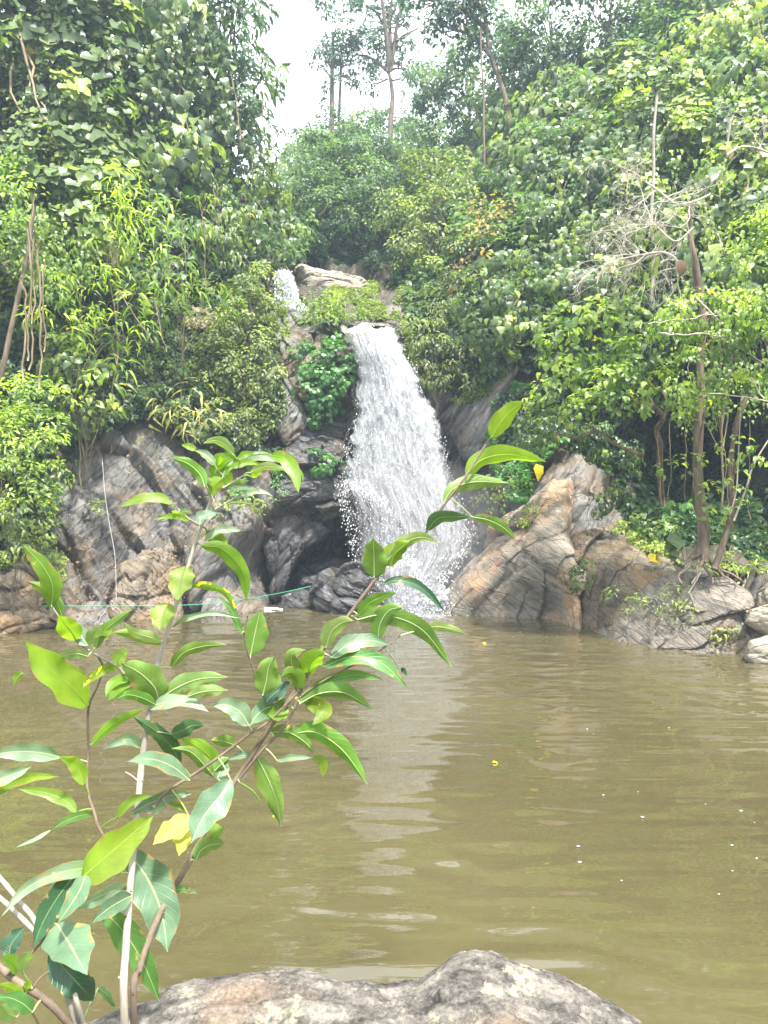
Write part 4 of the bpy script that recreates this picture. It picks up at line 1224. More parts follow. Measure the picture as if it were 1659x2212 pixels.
plant("broadleaf_shrub", "yellow-tipped large-leaved shrub jutting out below the big drooping oval leaves", "shrub",
      [(345, 310, 50, 25, 11.3), (350, 355, 60, 35, 11.2), (395, 330, 45, 30, 11.3)], 'broad', M['ovate'], 0.17, 0.26, 1.8, 'droop', (0.6, 0.25), trunk=0.04)
plant("feathery_tree", "hazy narrow-leaved tree whose boughs reach into the sky left of the gap", "tree",
      [(480, 30, 70, 70, 15.5), (515, 95, 48, 45, 15.6), (500, 130, 80, 70, 15.4), (535, 190, 48, 50, 15.6), (560, 250, 48, 45, 15.7), (520, 260, 60, 70, 15.4), (550, 305, 48, 40, 15.8), (470, 200, 60, 100, 15.2), (500, -60, 70, 60, 15.5), (515, 0, 45, 60, 15.5), (450, 60, 60, 90, 15.3)],
      'long', M['far'], 0.22, 0.40, 3.4, 'droop', (0.3, 0.18), trunk=0.18)
plant("hanging_vine", "curtain of oval-leaved creepers at the right end of the left wall, above the small cascade", "vine",
      [(520, 380, 60, 55, 15.6), (560, 430, 50, 50, 15.8), (590, 480, 40, 50, 16.2), (490, 450, 50, 60, 15.4), (555, 510, 55, 50, 16.0), (600, 400, 30, 40, 16.5), (500, 530, 50, 40, 15.8), (620, 530, 28, 45, 17.0), (625, 450, 22, 40, 17.0)],
      'ovate', M['ovate'], 0.17, 0.32, 2.2, 'hang', (0.42, 0.2), trunk=0.06, wood='vine')
plant("slender_vine", "thin-leaved creepers trailing between the drooping oval leaves and the hazy tree", "vine",
      [(440, 380, 45, 80, 13.4), (470, 480, 45, 70, 13.8), (460, 300, 40, 60, 13.6), (480, 560, 40, 50, 14.5)], 'long', M['small'], 0.13, 0.28, 2.4, 'hang', (0.42, 0.2), trunk=0.04, wood='vine')
plant("bamboo_clump", "bright yellow-green bamboo clump on the left slope", "bamboo",
      [(255, 420, 55, 50, 10.6), (285, 480, 50, 55, 10.6), (240, 500, 60, 50, 10.8), (300, 540, 35, 45, 10.9), (225, 450, 40, 40, 10.6)],
      'bamboo', M['bamboo'], 0.18, 0.22, 2.8, 'fan', (0.66, 0.2), trunk=0.03, wood='vine', wpart='culms')
plant("bamboo_clump", "dark green bamboo clump in the shade under the big oval leaves", "bamboo",
      [(390, 480, 70, 60, 13.0), (420, 560, 60, 60, 13.4), (350, 560, 60, 60, 12.8), (440, 630, 45, 45, 14.2), (320, 640, 50, 45, 13.0), (380, 640, 45, 40, 13.5)],
      'bamboo', M['bamboo'], 0.24, 0.28, 2.6, 'fan', (0.34, 0.2), trunk=0.03, wood='vine', wpart='culms')
plant("bamboo_clump", "low green bamboo spilling down the middle of the left slope", "bamboo",
      [(180, 620, 60, 60, 11.6), (240, 660, 55, 50, 12.0), (130, 690, 50, 60, 11.6), (210, 720, 50, 40, 12.3), (300, 720, 40, 40, 13.2)],
      'bamboo', M['bamboo'], 0.19, 0.24, 2.6, 'fan', (0.55, 0.22), trunk=0.03, wood='vine', wpart='culms')
plant("small_leaved_tree", "small-leaved tree at the left edge beneath the draped tree", "tree",
      [(30, 430, 70, 90, 10.8), (20, 560, 80, 80, 10.6), (90, 560, 50, 60, 10.8), (60, 640, 80, 50, 10.8), (-40, 480, 60, 120, 10.8), (150, 560, 50, 40, 11.0)],
      'small', M['bright'], 0.10, 0.26, 2.5, 'droop', (0.32, 0.22), trunk=0.1)
plant("oval_leaved_shrub", "shrub of pale oval leaves in the middle of the left slope", "shrub",
      [(200, 560, 60, 45, 11.2), (150, 520, 50, 40, 11.0), (260, 600, 50, 35, 11.6)], 'ovate', M['small'], 0.10, 0.22, 2.4, 'droop', (0.6, 0.22), trunk=0.03)
plant("pinnate_shrub", "bright shrub with feathery leaflets hanging over the rock at the left edge", "shrub",
      [(50, 860, 60, 35, 11.4), (95, 900, 50, 60, 11.6), (60, 960, 70, 70, 11.5), (30, 1040, 70, 60, 11.6), (100, 1010, 45, 60, 11.9), (60, 1110, 55, 40, 12.1), (-30, 940, 50, 120, 11.2)],
      'leaflet', M['bright'], 0.105, 0.22, 2.5, 'droop', (0.42, 0.22), trunk=0.04)
plant("dark_rosette_shrub", "dark narrow-leaved shrub under the feathery bright one at the left edge", "shrub",
      [(20, 1100, 55, 45, 11.5), (80, 1150, 40, 30, 12.4), (10, 1170, 50, 35, 11.8)], 'long', M['small'], 0.12, 0.2, 2.4, 'bush', (0.45, 0.22), trunk=0.03)
plant("large_leaved_shrub", "shrub with broad glossy leaves beside the bare left trunk", "shrub",
      [(215, 760, 45, 35, 13.2), (170, 800, 50, 40, 13.0), (190, 870, 55, 45, 13.6), (130, 770, 40, 40, 12.4)], 'broad', M['ovate'], 0.15, 0.24, 2.0, 'droop', (0.5, 0.22), trunk=0.03)
plant("broad_leaved_seedling", "two large pale leaves sprouting on the dark left slope near its centre", "shrub",
      [(345, 600, 40, 30, 13.4), (330, 660, 30, 40, 13.6)], 'broad', M['bright'], 0.2, 0.22, 1.2, 'droop', (0.35, 0.2), trunk=0.02)
plant("fern_tuft", "bright fern-like tuft above the bare left rock", "fern",
      [(235, 830, 40, 20, 13.8), (250, 800, 30, 20, 13.8)], 'bamboo', M['bright'], 0.3, 0.22, 1.6, 'fan', (0.3, 0.2), trunk=0)
plant("reed_grass", "straw-coloured drooping reed grass on the left cliff above the pale branch tip", "grass",
      [(410, 880, 50, 35, 15.4), (440, 920, 40, 40, 15.6), (380, 920, 35, 40, 15.4)], 'bamboo', M['straw'], 0.34, 0.26, 2.2, 'fan', (0.45, 0.3), trunk=0)
plant("olive_bush", "light olive bush on the knoll left of the small cascade", "shrub",
      [(500, 640, 60, 40, 17.6), (540, 680, 55, 50, 17.6), (470, 690, 45, 45, 17.3), (560, 620, 35, 40, 18.2), (500, 730, 55, 40, 17.2)], 'small', M['olive'], 0.10, 0.26, 2.6, 'bush', (0.55, 0.22), trunk=0.05)
plant("grey_green_bush", "second olive bush lower on the knoll above the dry grass", "shrub",
      [(560, 760, 45, 40, 17.0), (520, 810, 50, 40, 16.8), (460, 780, 50, 40, 16.8), (580, 830, 30, 30, 17.1)], 'small', M['olive'], 0.10, 0.26, 2.6, 'bush', (0.6, 0.22), trunk=0.05)
plant("mossy_bush", "low mossy bush on the cliff edge above the grey buttress", "shrub",
      [(530, 920, 50, 30, 16.4), (570, 880, 35, 30, 16.8), (480, 900, 35, 30, 16.2)], 'small', M['olive'], 0.09, 0.22, 2.6, 'droop', (0.5, 0.25), trunk=0.03)
plant("ivy_patch", "dense bright green ivy hanging beside the top of the waterfall", "ivy",
      [(732, 790, 30, 66, 17.0, .22), (705, 835, 36, 50, 17.0, .22), (680, 885, 30, 28, 17.1, .2), (748, 850, 20, 54, 16.9, .2), (650, 765, 18, 40, 17.3, .2), (665, 835, 22, 46, 17.1, .2), (700, 780, 26, 30, 17.2, .2)],
      'ivy', M['ivy'], 0.10, 0.14, 3.4, 'hang', (0.25, 0.2), trunk=0, hug=0.35)
plant("ivy_patch", "small dark ivy patch on the wet ledge left of the falling water", "ivy", [(700, 1003, 26, 16, 16.6), (680, 985, 16, 10, 16.7)], 'ivy', M['ivy'], 0.09, 0.16, 3.0, 'hang', (0.25, 0.15), trunk=0)
plant("lip_shrub", "spreading shrub growing at the lip left of the main fall", "shrub",
      [(690, 655, 45, 22, 18.3), (730, 672, 40, 22, 18.2), (660, 668, 30, 18, 18.3), (725, 700, 30, 25, 17.9), (700, 690, 30, 20, 18.0)], 'long', M['bright'], 0.14, 0.22, 2.6, 'fan', (0.25, 0.2), trunk=0.04)

curtain("vine_curtain", "long strands of heart-shaped leaves hanging over the upper left wall", [(0, -40), (270, -40), (290, 200), (250, 330), (0, 330)], 95, 'heart', M['heart'], 0.19, 13.2, (0.42, 0.14))
curtain("vine_curtain", "strands of pointed leaves hanging between the draped tree and the hazy tree", [(290, -20), (480, -20), (500, 300), (300, 330)], 60, 'broad', M['ovate'], 0.19, 14.5, (0.45, 0.15))
curtain("vine_curtain", "thin curtain of small-leaved creepers over the bamboo on the left slope", [(20, 380), (200, 400), (330, 540), (60, 600)], 45, 'ovate', M['bright'], 0.12, 13.0, (0.35, 0.2), lmin=40, lmax=130)
curtain("vine_curtain", "leafy strands dangling beside the small cascade at the end of the left wall", [(540, 300), (610, 330), (640, 480), (560, 520)], 26, 'ovate', M['ovate'], 0.17, 17.0, (0.45, 0.2), lmin=50, lmax=130)
# ---- the valley head
far = [
 ("round-crowned hazy tree at the left end of the valley head", [(650, 365, 34, 34, 34), (660, 405, 42, 46, 33), (620, 410, 30, 40, 31), (690, 360, 30, 40, 34)], 0.25),
 ("hazy tree on the skyline under the slim twin trees", [(700, 310, 42, 45, 38), (740, 330, 48, 45, 38), (675, 330, 28, 36, 37), (722, 285, 26, 28, 38)], 0.28),
 ("hazy skyline tree in the middle below the tall open tree", [(795, 295, 40, 34, 39), (845, 290, 38, 34, 39), (790, 330, 55, 45, 38), (860, 325, 48, 42, 38)], 0.28),
 ("hazy skyline tree between the tall open tree and the right-hand slope", [(900, 300, 42, 42, 37), (945, 285, 36, 36, 37), (920, 330, 50, 40, 36)], 0.28),
 ("bluish domed tree at the right end of the skyline gap", [(960, 180, 60, 50, 31), (930, 220, 45, 45, 31), (1010, 200, 55, 60, 30), (980, 250, 60, 50, 30), (910, 190, 25, 30, 31)], 0.22),
 ("round hazy tree standing high right of the skyline gap", [(1050, 140, 60, 50, 30), (1090, 190, 60, 60, 29), (1040, 230, 60, 50, 29), (1010, 130, 40, 40, 30)], 0.22),
 ("grey-green tree with leaning branches above the dark hollow", [(720, 400, 70, 50, 30), (790, 380, 70, 50, 31), (760, 440, 80, 45, 28), (690, 450, 60, 40, 28)], 0.2),
 ("wide grey-green tree whose trunk stands in the dark hollow", [(690, 450, 60, 30, 27, 3), (775, 430, 60, 34, 27.5, 3), (730, 400, 70, 34, 29, 4), (640, 440, 40, 40, 28, 3), (800, 380, 60, 40, 31, 4), (750, 440, 100, 22, 31, 4), (830, 450, 30, 24, 27, 3), (650, 478, 40, 20, 26, 3), (715, 474, 40, 14, 25.5, 2), (790, 470, 36, 14, 25.5, 2), (860, 410, 50, 40, 30, 3), (680, 380, 50, 30, 31, 3)], 0.17),
 ("low leafy tree on the left side of the dark hollow", [(622, 470, 30, 45, 24), (632, 520, 22, 30, 23.5), (618, 555, 16, 20, 23)], 0.17),
 ("pale tree behind the light green one on the right slope", [(880, 370, 60, 50, 31), (940, 340, 60, 50, 30), (850, 420, 50, 50, 30)], 0.2),
 ("tall hazy trees' edge behind the right-hand shrubs, the nearest to the gap", [(1110, 90, 70, 80, 27), (1160, 150, 60, 70, 26), (1080, 40, 50, 50, 27)], 0.2),
 ("vine-hung forest tree at the top edge right of the gap", [(1190, 40, 70, 80, 25), (1230, 110, 60, 60, 24), (1170, -60, 90, 60, 25)], 0.2),
 ("dark forest tree at the top edge right of centre", [(1320, 40, 80, 80, 23.5), (1290, 110, 60, 50, 23), (1330, -70, 100, 60, 24)], 0.2),
 ("dark ivy-wrapped forest tree at the top near the right corner", [(1450, 30, 80, 90, 21.5), (1420, 100, 60, 50, 21), (1470, -90, 110, 70, 22)], 0.18),
]
for lab, lob, sz in far:
    tn = 0.44 if 'grey-green' in lab or 'pale' in lab or 'low leafy' in lab else 0.33
    plant("forest_tree", lab, "tree", lob, 'small', M['far'], sz * 0.9, 0.26 + lob[0][4] * 0.012, 3.3, 'droop', (tn, 0.2), group="forest trees at the valley head", wood='bark', trunk=0.12,
          base=(755, 600, 26.5) if 'trunk stands' in lab else None, hug=0 if 'hollow' in lab else 1.2)
plant("light_green_tree", "light yellow-green fine-leaved tree on the slope right of the dark hollow", "tree",
      [(930, 400, 70, 60, 23), (960, 350, 50, 40, 23.5), (900, 450, 70, 50, 22.5), (880, 490, 45, 36, 22), (950, 470, 60, 50, 22), (990, 400, 40, 60, 23), (875, 540, 26, 24, 21.5), (925, 530, 45, 40, 21.5)],
      'small', M['olive'], 0.15, 0.36, 2.4, 'droop', (0.55, 0.2), trunk=0.12, hug=0)

# open trees against the sky
def open_tree(label, trunk_pts, Y, rt, limbs, tufts, size=0.3, rc=0.5, group=None, mat='far', wood='bark'):
    b = P3(trunk_pts[0][0], trunk_pts[0][1], Y)
    root = empty("emergent_tree", b, label, "tree", group)
    tb = Tubes()
    p = spline([P3(u, v, Y) for u, v in trunk_pts], 6)
    tb.add(p, np.linspace(rt, rt * 0.5, len(p)), 8)
    for (pts, r) in limbs:
        dy = rng.normal(0, 0.5)
        q = spline([P3(u, v, Y + dy * i / max(1, len(pts) - 1)) for i, (u, v) in enumerate(pts)], 5)
        tb.add(q, np.linspace(r, r * 0.35, len(q)), 5)
        for _ in range(5):
            a = q[rng.integers(len(q) // 3, len(q))]
            e = a + rng.normal(0, 1, 3) * np.array([0.9, 0.7, 0.5]) + np.array([0, 0, 0.2])
            tb.add(crooked(a, e, 0.25, 6), np.linspace(r * 0.35, r * 0.12, 6), 4)
    tb.build("trunk", M[wood], b, root)
    Lv = Leaves()
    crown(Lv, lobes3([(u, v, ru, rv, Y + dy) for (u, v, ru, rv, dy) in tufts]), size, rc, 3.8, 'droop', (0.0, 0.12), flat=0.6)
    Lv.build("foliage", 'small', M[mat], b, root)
    LEAF_TOTAL[0] += Lv.count()
open_tree("tall open-crowned tree with forking limbs alone against the sky", [(842, 400), (843, 290), (845, 250), (848, 210), (845, 180), (840, 155)], 36, 0.15,
    [([(840, 155), (838, 110), (832, 60), (825, 0), (820, -60)], 0.16), ([(841, 150), (843, 100), (842, 40), (850, -30)], 0.14), ([(843, 150), (850, 105), (858, 50), (870, 0)], 0.14),
     ([(840, 155), (815, 135), (795, 122), (770, 118)], 0.10), ([(850, 105), (865, 82), (890, 68), (905, 60)], 0.08), ([(842, 150), (860, 148), (880, 150)], 0.06), ([(832, 60), (815, 30), (790, 10)], 0.07), ([(838, 170), (820, 178), (800, 182)], 0.05), ([(845, 175), (860, 172), (872, 176)], 0.05)],
    [(800, 95, 34, 22, 0), (770, 80, 26, 14, 0), (745, 62, 20, 14, -.5), (815, 125, 24, 16, .5), (790, 150, 22, 18, 0), (800, 178, 16, 12, 0), (862, 120, 30, 18, 0), (888, 140, 22, 12, .5), (895, 152, 12, 10, 0), (872, 172, 14, 12, 0), (775, 108, 20, 12, 0),
     (820, 40, 30, 20, 0), (785, 20, 30, 16, 0), (850, 15, 34, 18, .5), (880, 30, 22, 16, 0), (815, -10, 40, 18, 0), (870, -10, 30, 16, 0), (760, 10, 18, 10, 0), (825, 80, 16, 12, 0), (870, 95, 16, 8, 0)], 0.21, 0.36)
open_tree("dense slim vine-clad tree against the sky, left of the tall open one", [(715, 400), (716, 300), (717, 240), (717, 180), (718, 130), (720, 70)], 36, 0.15,
    [([(717, 150), (700, 120), (690, 105)], 0.06), ([(718, 130), (735, 110), (755, 100)], 0.06), ([(718, 170), (700, 150), (690, 145)], 0.05)],
    [(718, 75, 14, 22, 0), (716, 105, 34, 18, 0), (700, 120, 26, 16, 0), (740, 105, 24, 14, 0), (715, 140, 20, 20, 0), (708, 45, 8, 12, 0), (707, 15, 14, 12, 0), (700, -5, 20, 10, 0), (716, 30, 7, 12, 0), (716, 180, 8, 26, 0), (716, 230, 9, 30, 0), (695, 148, 14, 9, 0), (756, 100, 12, 6, 0)], 0.20, 0.33)
open_tree("thin-stemmed small tree beside the slim vine-clad one on the skyline", [(730, 380), (732, 260), (734, 210), (736, 160), (736, 120)], 36.6, 0.09,
    [([(736, 150), (748, 140), (756, 140)], 0.04), ([(736, 165), (750, 170), (760, 180)], 0.04)],
    [(745, 135, 14, 14, 0), (752, 155, 10, 8, 0), (756, 178, 10, 6, 0), (735, 145, 10, 14, 0)], 0.18, 0.3)
open_tree("overhanging canopy reaching into the sky from the right at the top", [(1110, 380), (1100, 260), (1085, 190), (1060, 120), (1050, 60), (1040, -20)], 26, 0.11,
    [([(1060, 120), (1020, 75), (985, 65), (955, 55)], 0.09), ([(1050, 60), (1000, 20), (950, 5), (900, -5)], 0.1), ([(1040, 20), (1000, -20), (940, -30)], 0.1), ([(1055, 95), (1010, 85), (985, 80)], 0.05)],
    [(940, 20, 30, 30, 0), (980, 10, 34, 24, 0), (1020, 20, 36, 30, 0), (930, -15, 40, 24, 0), (965, 42, 20, 14, 0), (945, 62, 10, 14, 0), (990, 40, 20, 14, 0), (1050, 55, 30, 36, 0), (900, 0, 26, 26, 0), (890, -20, 40, 20, 0), (1010, -30, 70, 24, 0), (1060, 110, 30, 30, 0), (1000, 80, 10, 8, 0)], 0.22, 0.36)
open_tree("little umbrella-topped tree low on the skyline beside the left wall", [(653, 340), (654, 315), (655, 295)], 36, 0.07, [([(655, 298), (662, 290)], 0.03)], [(655, 287, 13, 8, 0), (648, 290, 8, 5, 0)], 0.24, 0.3)

# ---- right wall
R_ = [
 ("heart_leaf_shrub", "peak of broad-leaved creeper rising highest on the right slope, left of the pale thin trunk", [(1230, 130, 50, 50, 16.5), (1260, 190, 70, 60, 16.2), (1200, 220, 60, 60, 16.2), (1240, 260, 80, 60, 16.0)], 'broad', 'ovate', 0.17, (0.38, 0.2), 'hang'),
 ("heart_leaf_shrub", "leafy creeper mound below the bluish domed tree, left part of the right slope", [(1100, 210, 50, 60, 18.5), (1110, 290, 60, 60, 18.2), (1160, 330, 60, 50, 17.6), (1090, 370, 50, 50, 18), (1150, 260, 45, 60, 17.8)], 'broad', 'ovate', 0.18, (0.44, 0.2), 'hang'),
 ("heart_leaf_shrub", "big dark mass of drooping pointed leaves at the heart of the right slope", [(1220, 340, 80, 60, 15.6), (1160, 410, 70, 60, 15.8), (1260, 410, 70, 60, 15.4), (1210, 480, 80, 40, 15.5), (1300, 330, 50, 70, 15.2)], 'broad', 'ovate', 0.165, (0.28, 0.16), 'hang'),
 ("heart_leaf_shrub", "creeper mound under the top-right forest, right of the highest peak", [(1330, 180, 70, 60, 14.6), (1400, 150, 60, 50, 14.4), (1380, 230, 70, 60, 14.2), (1310, 260, 50, 50, 14.6)], 'heart', 'heart', 0.15, (0.46, 0.2), 'hang'),
 ("heart_leaf_shrub", "heart-leaved creeper column hanging round the pale thin trunk", [(1400, 270, 55, 60, 13.2), (1410, 350, 60, 60, 13.0), (1380, 410, 50, 50, 13.2), (1345, 470, 40, 60, 13.4)], 'heart', 'heart', 0.14, (0.46, 0.2), 'hang'),
 ("heart_leaf_shrub", "low pale-leaved creepers on the middle of the right slope above the bank", [(1090, 600, 60, 50, 15.6), (1050, 650, 50, 50, 15.8), (1130, 660, 60, 50, 15.2), (1060, 710, 55, 40, 15.5), (1120, 720, 50, 30, 15.2), (1170, 600, 55, 50, 15.2)], 'broad', 'ovate', 0.16, (0.32, 0.18), 'hang'),
 ("heart_leaf_shrub", "dense creepers between the drooping dark mass and the white dead branches", [(1240, 560, 70, 50, 14.8), (1300, 520, 60, 50, 14.4), (1220, 640, 60, 50, 14.6), (1290, 620, 60, 50, 14.2), (1330, 560, 40, 60, 14.0)], 'broad', 'ovate', 0.15, (0.4, 0.2), 'hang'),
 ("heart_leaf_shrub", "creeper-hung shrubs in the upper right corner below the forest", [(1490, 140, 60, 60, 13.2), (1560, 110, 60, 60, 12.6), (1630, 80, 60, 70, 12.2), (1540, 190, 70, 50, 12.6), (1620, 180, 60, 60, 12.0), (1620, -20, 80, 70, 12.6), (1540, 20, 50, 50, 13)], 'broad', 'heart', 0.14, (0.55, 0.22), 'hang'),
 ("heart_leaf_shrub", "sunny creepers right of the pale thin trunk", [(1480, 240, 60, 60, 12.8), (1500, 320, 60, 60, 12.6), (1450, 180, 50, 40, 13.2)], 'heart', 'heart', 0.14, (0.6, 0.25), 'hang'),
 ("heart_leaf_shrub", "heart-leaved creepers along the right edge at mid height of the hill", [(1600, 280, 60, 60, 12.0), (1640, 350, 50, 60, 11.8), (1580, 380, 50, 60, 12.0), (1620, 450, 60, 50, 11.8)], 'heart', 'heart', 0.145, (0.45, 0.22), 'hang'),
]
for nm, lab, lob, tp, mt, sz, tn, hb in R_:
    plant(nm, lab, "shrub", lob, tp, M[mt], sz, 0.32, 2.2, hb, tn, trunk=0.07, wood='vine', group=None)
plant("rusty_shrub", "rust and yellow tinted shrub on the right slope above the pale creepers", "shrub",
      [(1060, 470, 50, 30, 17.2), (1090, 500, 50, 40, 17.0), (1030, 540, 40, 40, 17.2), (1010, 590, 35, 35, 17.0), (1000, 560, 25, 25, 17.2)], 'small', M['rust'], 0.14, 0.3, 2.0, 'droop', (0.45, 0.3), trunk=0.04)
plant("dense_green_shrub", "small-leaved green shrub left of the rusty one, over the dark hollow's right side", "shrub",
      [(960, 520, 50, 40, 19.5), (930, 580, 50, 35, 19.2), (990, 560, 40, 40, 19.0), (880, 580, 25, 15, 19.4), (970, 620, 45, 30, 18.6)], 'small', M['small'], 0.12, 0.28, 2.5, 'droop', (0.5, 0.25), trunk=0.05)
plant("waterside_bush", "olive bush overhanging the fall's right edge near the top", "shrub",
      [(900, 720, 35, 35, 17.9), (940, 770, 45, 40, 17.5), (980, 820, 45, 30, 17.2), (930, 700, 40, 30, 17.9), (960, 670, 50, 25, 18.2), (1000, 760, 35, 35, 17.2), (915, 800, 25, 20, 17.5)], 'long', M['olive'], 0.12, 0.24, 2.6, 'droop', (0.52, 0.24), trunk=0.03)
plant("hanging_bush", "dark little bush clinging to the rock right of the falling water", "shrub", [(1070, 1045, 28, 28, 16.0), (1060, 1080, 22, 22, 16.0)], 'small', M['small'], 0.085, 0.18, 2.6, 'droop', (0.4, 0.2), trunk=0.02)
plant("bright_edge_shrub", "luminous yellow-green shrub at the right edge halfway up", "shrub",
      [(1630, 520, 45, 60, 10.6), (1640, 590, 40, 50, 10.5), (1680, 540, 60, 80, 10.6)], 'small', M['bright'], 0.08, 0.22, 2.8, 'droop', (0.6, 0.2), trunk=0.03)
plant("big_leaf_creeper", "creeper with very large mottled leaves right of the white dead branches", "vine",
      [(1560, 440, 45, 50, 11.3), (1500, 560, 55, 50, 11.0), (1545, 600, 50, 60, 11.0), (1460, 520, 40, 40, 11.3), (1590, 620, 40, 40, 11.0)], 'broad', M['ovate'], 0.26, 0.3, 1.5, 'hang', (0.45, 0.22), trunk=0.05, wood='vine')
plant("broadleaf_shrub", "bright large-leaved shrub over the bank left of the main right trunk", "shrub",
      [(1250, 690, 60, 30, 12.6), (1330, 700, 60, 40, 12.0), (1270, 750, 60, 40, 12.3), (1200, 720, 40, 30, 13), (1350, 770, 60, 35, 11.8), (1215, 790, 45, 35, 12.8), (1390, 680, 40, 40, 11.6)], 'broad', M['bright'], 0.15, 0.26, 2.0, 'bush', (0.28, 0.2), trunk=0, hug=0)
rt = plant("rosette_tree", "spreading tree with bright rosettes of leaves and crooked limbs over the shaded bank", "tree",
      [(1200, 860, 55, 28, 12.2), (1260, 830, 60, 30, 11.8), (1330, 830, 55, 35, 11.5), (1400, 800, 55, 30, 11.2), (1440, 830, 40, 30, 11.2), (1290, 880, 55, 25, 11.6), (1350, 870, 45, 22, 11.4), (1170, 910, 35, 25, 12.6), (1380, 760, 45, 25, 11.4), (1230, 900, 45, 20, 12.1)],
      'ovate', M['bright'], 0.115, 0.18, 2.5, 'bush', (0.32, 0.22), trunk=0.0, hug=0)
b_ = WL[rt.name]
tb = Tubes()
tb.add(spline([P3(1430, 1090, 14.0), P3(1425, 1000, 13.2), P3(1425, 960, 12.6), P3(1418, 930, 12.2), P3(1432, 905, 12.0), P3(1415, 880, 11.8), P3(1360, 855, 11.6)], 6), np.linspace(0.06, 0.03, 37), 7)
for pts in [[(1415, 885), (1390, 870), (1350, 880), (1300, 890)], [(1432, 905), (1440, 870), (1420, 830)], [(1390, 985), (1330, 960), (1290, 930), (1250, 910)], [(1418, 890), (1400, 850), (1400, 800)], [(1290, 930), (1240, 945), (1190, 930)]]:
    q = spline([P3(u, v, 11.9) for u, v in pts], 6); tb.add(q, np.linspace(0.035, 0.012, len(q)), 6)
tb.build("trunk", M['bark'], b_, rt)
plant("leafy_canopy", "pale leafy boughs hanging over the two trunks at the right edge", "tree",
      [(1500, 690, 70, 40, 11.0), (1580, 700, 70, 45, 10.8), (1640, 760, 50, 50, 10.6), (1540, 760, 60, 35, 10.9), (1610, 830, 50, 30, 10.8), (1500, 800, 35, 30, 11.0), (1460, 730, 40, 40, 11.2), (1660, 680, 50, 60, 10.6)],
      'ovate', M['bright'], 0.085, 0.22, 2.4, 'hang', (0.36, 0.24), trunk=0.0, hug=0)
curtain("vine_curtain", "strands of pointed leaves hanging over the heart of the right slope", [(1130, 230), (1420, 200), (1420, 560), (1100, 600)], 90, 'broad', M['ovate'], 0.165, 14.5, (0.5, 0.18), lmin=40, lmax=140)
curtain("vine_curtain", "sunny creeper strands at the right edge of the hill", [(1420, 150), (1659, 100), (1659, 640), (1450, 660)], 80, 'ovate', M['bright'], 0.12, 12.0, (0.4, 0.22), lmin=40, lmax=140)
curtain("vine_curtain", "fine pale strands hanging before the shaded hollow by the right trunks", [(1440, 780), (1659, 760), (1659, 860), (1480, 880)], 34, 'ovate', M['bright'], 0.09, 11.4, (0.4, 0.2), lmin=30, lmax=110)
plant("shade_creeper", "dark creepers hanging off the bank between the tan rock and the shaded hollow", "vine",
      [(1160, 930, 40, 26, 14.6), (1220, 940, 45, 26, 14.2), (1280, 950, 45, 30, 13.8), (1330, 980, 36, 34, 13.6), (1140, 970, 26, 26, 15), (1350, 1040, 24, 34, 13.9), (1300, 1080, 26, 30, 14.0)], 'ovate', M['ovate'], 0.10, 0.2, 2.4, 'hang', (0.2, 0.2), trunk=0, hug=0)
# the two trunks
def trunk_tree(name, label, cat, pts, Y, r0, r1, tufts, tpl='ovate', mat='bright', size=0.11, roots=True, wood='bark', tint=(0.5, 0.2)):
    b = P3(pts[0][0], pts[0][1], Y)
    root = empty(name, b, label, cat)
    tb = Tubes()
    q = spline([P3(u, v, Y) for u, v in pts], 10)
    rad = np.linspace(r0, r1, len(q)) * (1 + 0.10 * vnoise(q * 5, 9))
    if roots: rad[:6] *= np.linspace(1.6, 1.0, 6)
    tb.add(q, rad, 12)
    if roots:
        for k in range(5):
            a = q[4]; d = np.array([math.cos(k * 1.3 + 3.4), -0.8, -0.6]) * 0.5
            tb.add(crooked(a, a + d + np.array([0, 0, -0.2]), 0.3, 8), np.linspace(r0 * 0.35, 0.012, 8), 5)
    # a creeper winding up it
    th = np.linspace(0, 12, 60); ii = np.linspace(0, len(q) - 1, 60); 
    c = np.stack([np.interp(ii, np.arange(len(q)), q[:, j]) for j in range(3)], -1)
    rr = np.interp(ii, np.arange(len(q)), rad) + 0.012
    tb.add(c + np.stack([np.cos(th) * rr, np.sin(th) * rr, th * 0], -1), 0.012, 5)
    tb.build("trunk", M[wood], b, root)
    if tufts:
        Lv = Leaves()
        crown(Lv, lobes3([(u, v, ru, rv, Y + dy) for (u, v, ru, rv, dy) in tufts]), size, 0.14, 1.5, 'bush', tint)
        Lv.build("foliage", tpl, M[mat], b, root); LEAF_TOTAL[0] += Lv.count()
    return root
trunk_tree("vine_wrapped_tree", "upright brown trunk wrapped in creepers on the right bank", "tree",
    [(1514, 1212), (1520, 1150), (1512, 1080), (1507, 1000), (1510, 900), (1512, 800), (1518, 690), (1505, 580), (1490, 500), (1495, 430)], 11.7, 0.10, 0.03,
    [(1480, 880, 24, 22, -.2), (1500, 860, 24, 30, -.3), (1450, 850, 22, 14, -.3), (1485, 1000, 26, 10, -.3), (1520, 1100, 10, 24, -.2), (1450, 1010, 16, 6, -.3), (1520, 1060, 12, 10, -.2)])
trunk_tree("leaning_sapling", "thin forked sapling leaning right beside the creeper-wrapped trunk", "tree",
    [(1543, 1228), (1560, 1180), (1582, 1110), (1578, 1040), (1580, 980), (1592, 920), (1615, 850), (1640, 780)], 11.4, 0.05, 0.03,
    [(1590, 960, 26, 12, -.2), (1555, 990, 26, 8, -.2), (1600, 1030, 20, 10, -.2), (1570, 1060, 26, 10, -.2), (1600, 1105, 20, 8, -.2), (1580, 900, 20, 14, -.2), (1630, 1000, 20, 10, -.2)], roots=False, size=0.105)
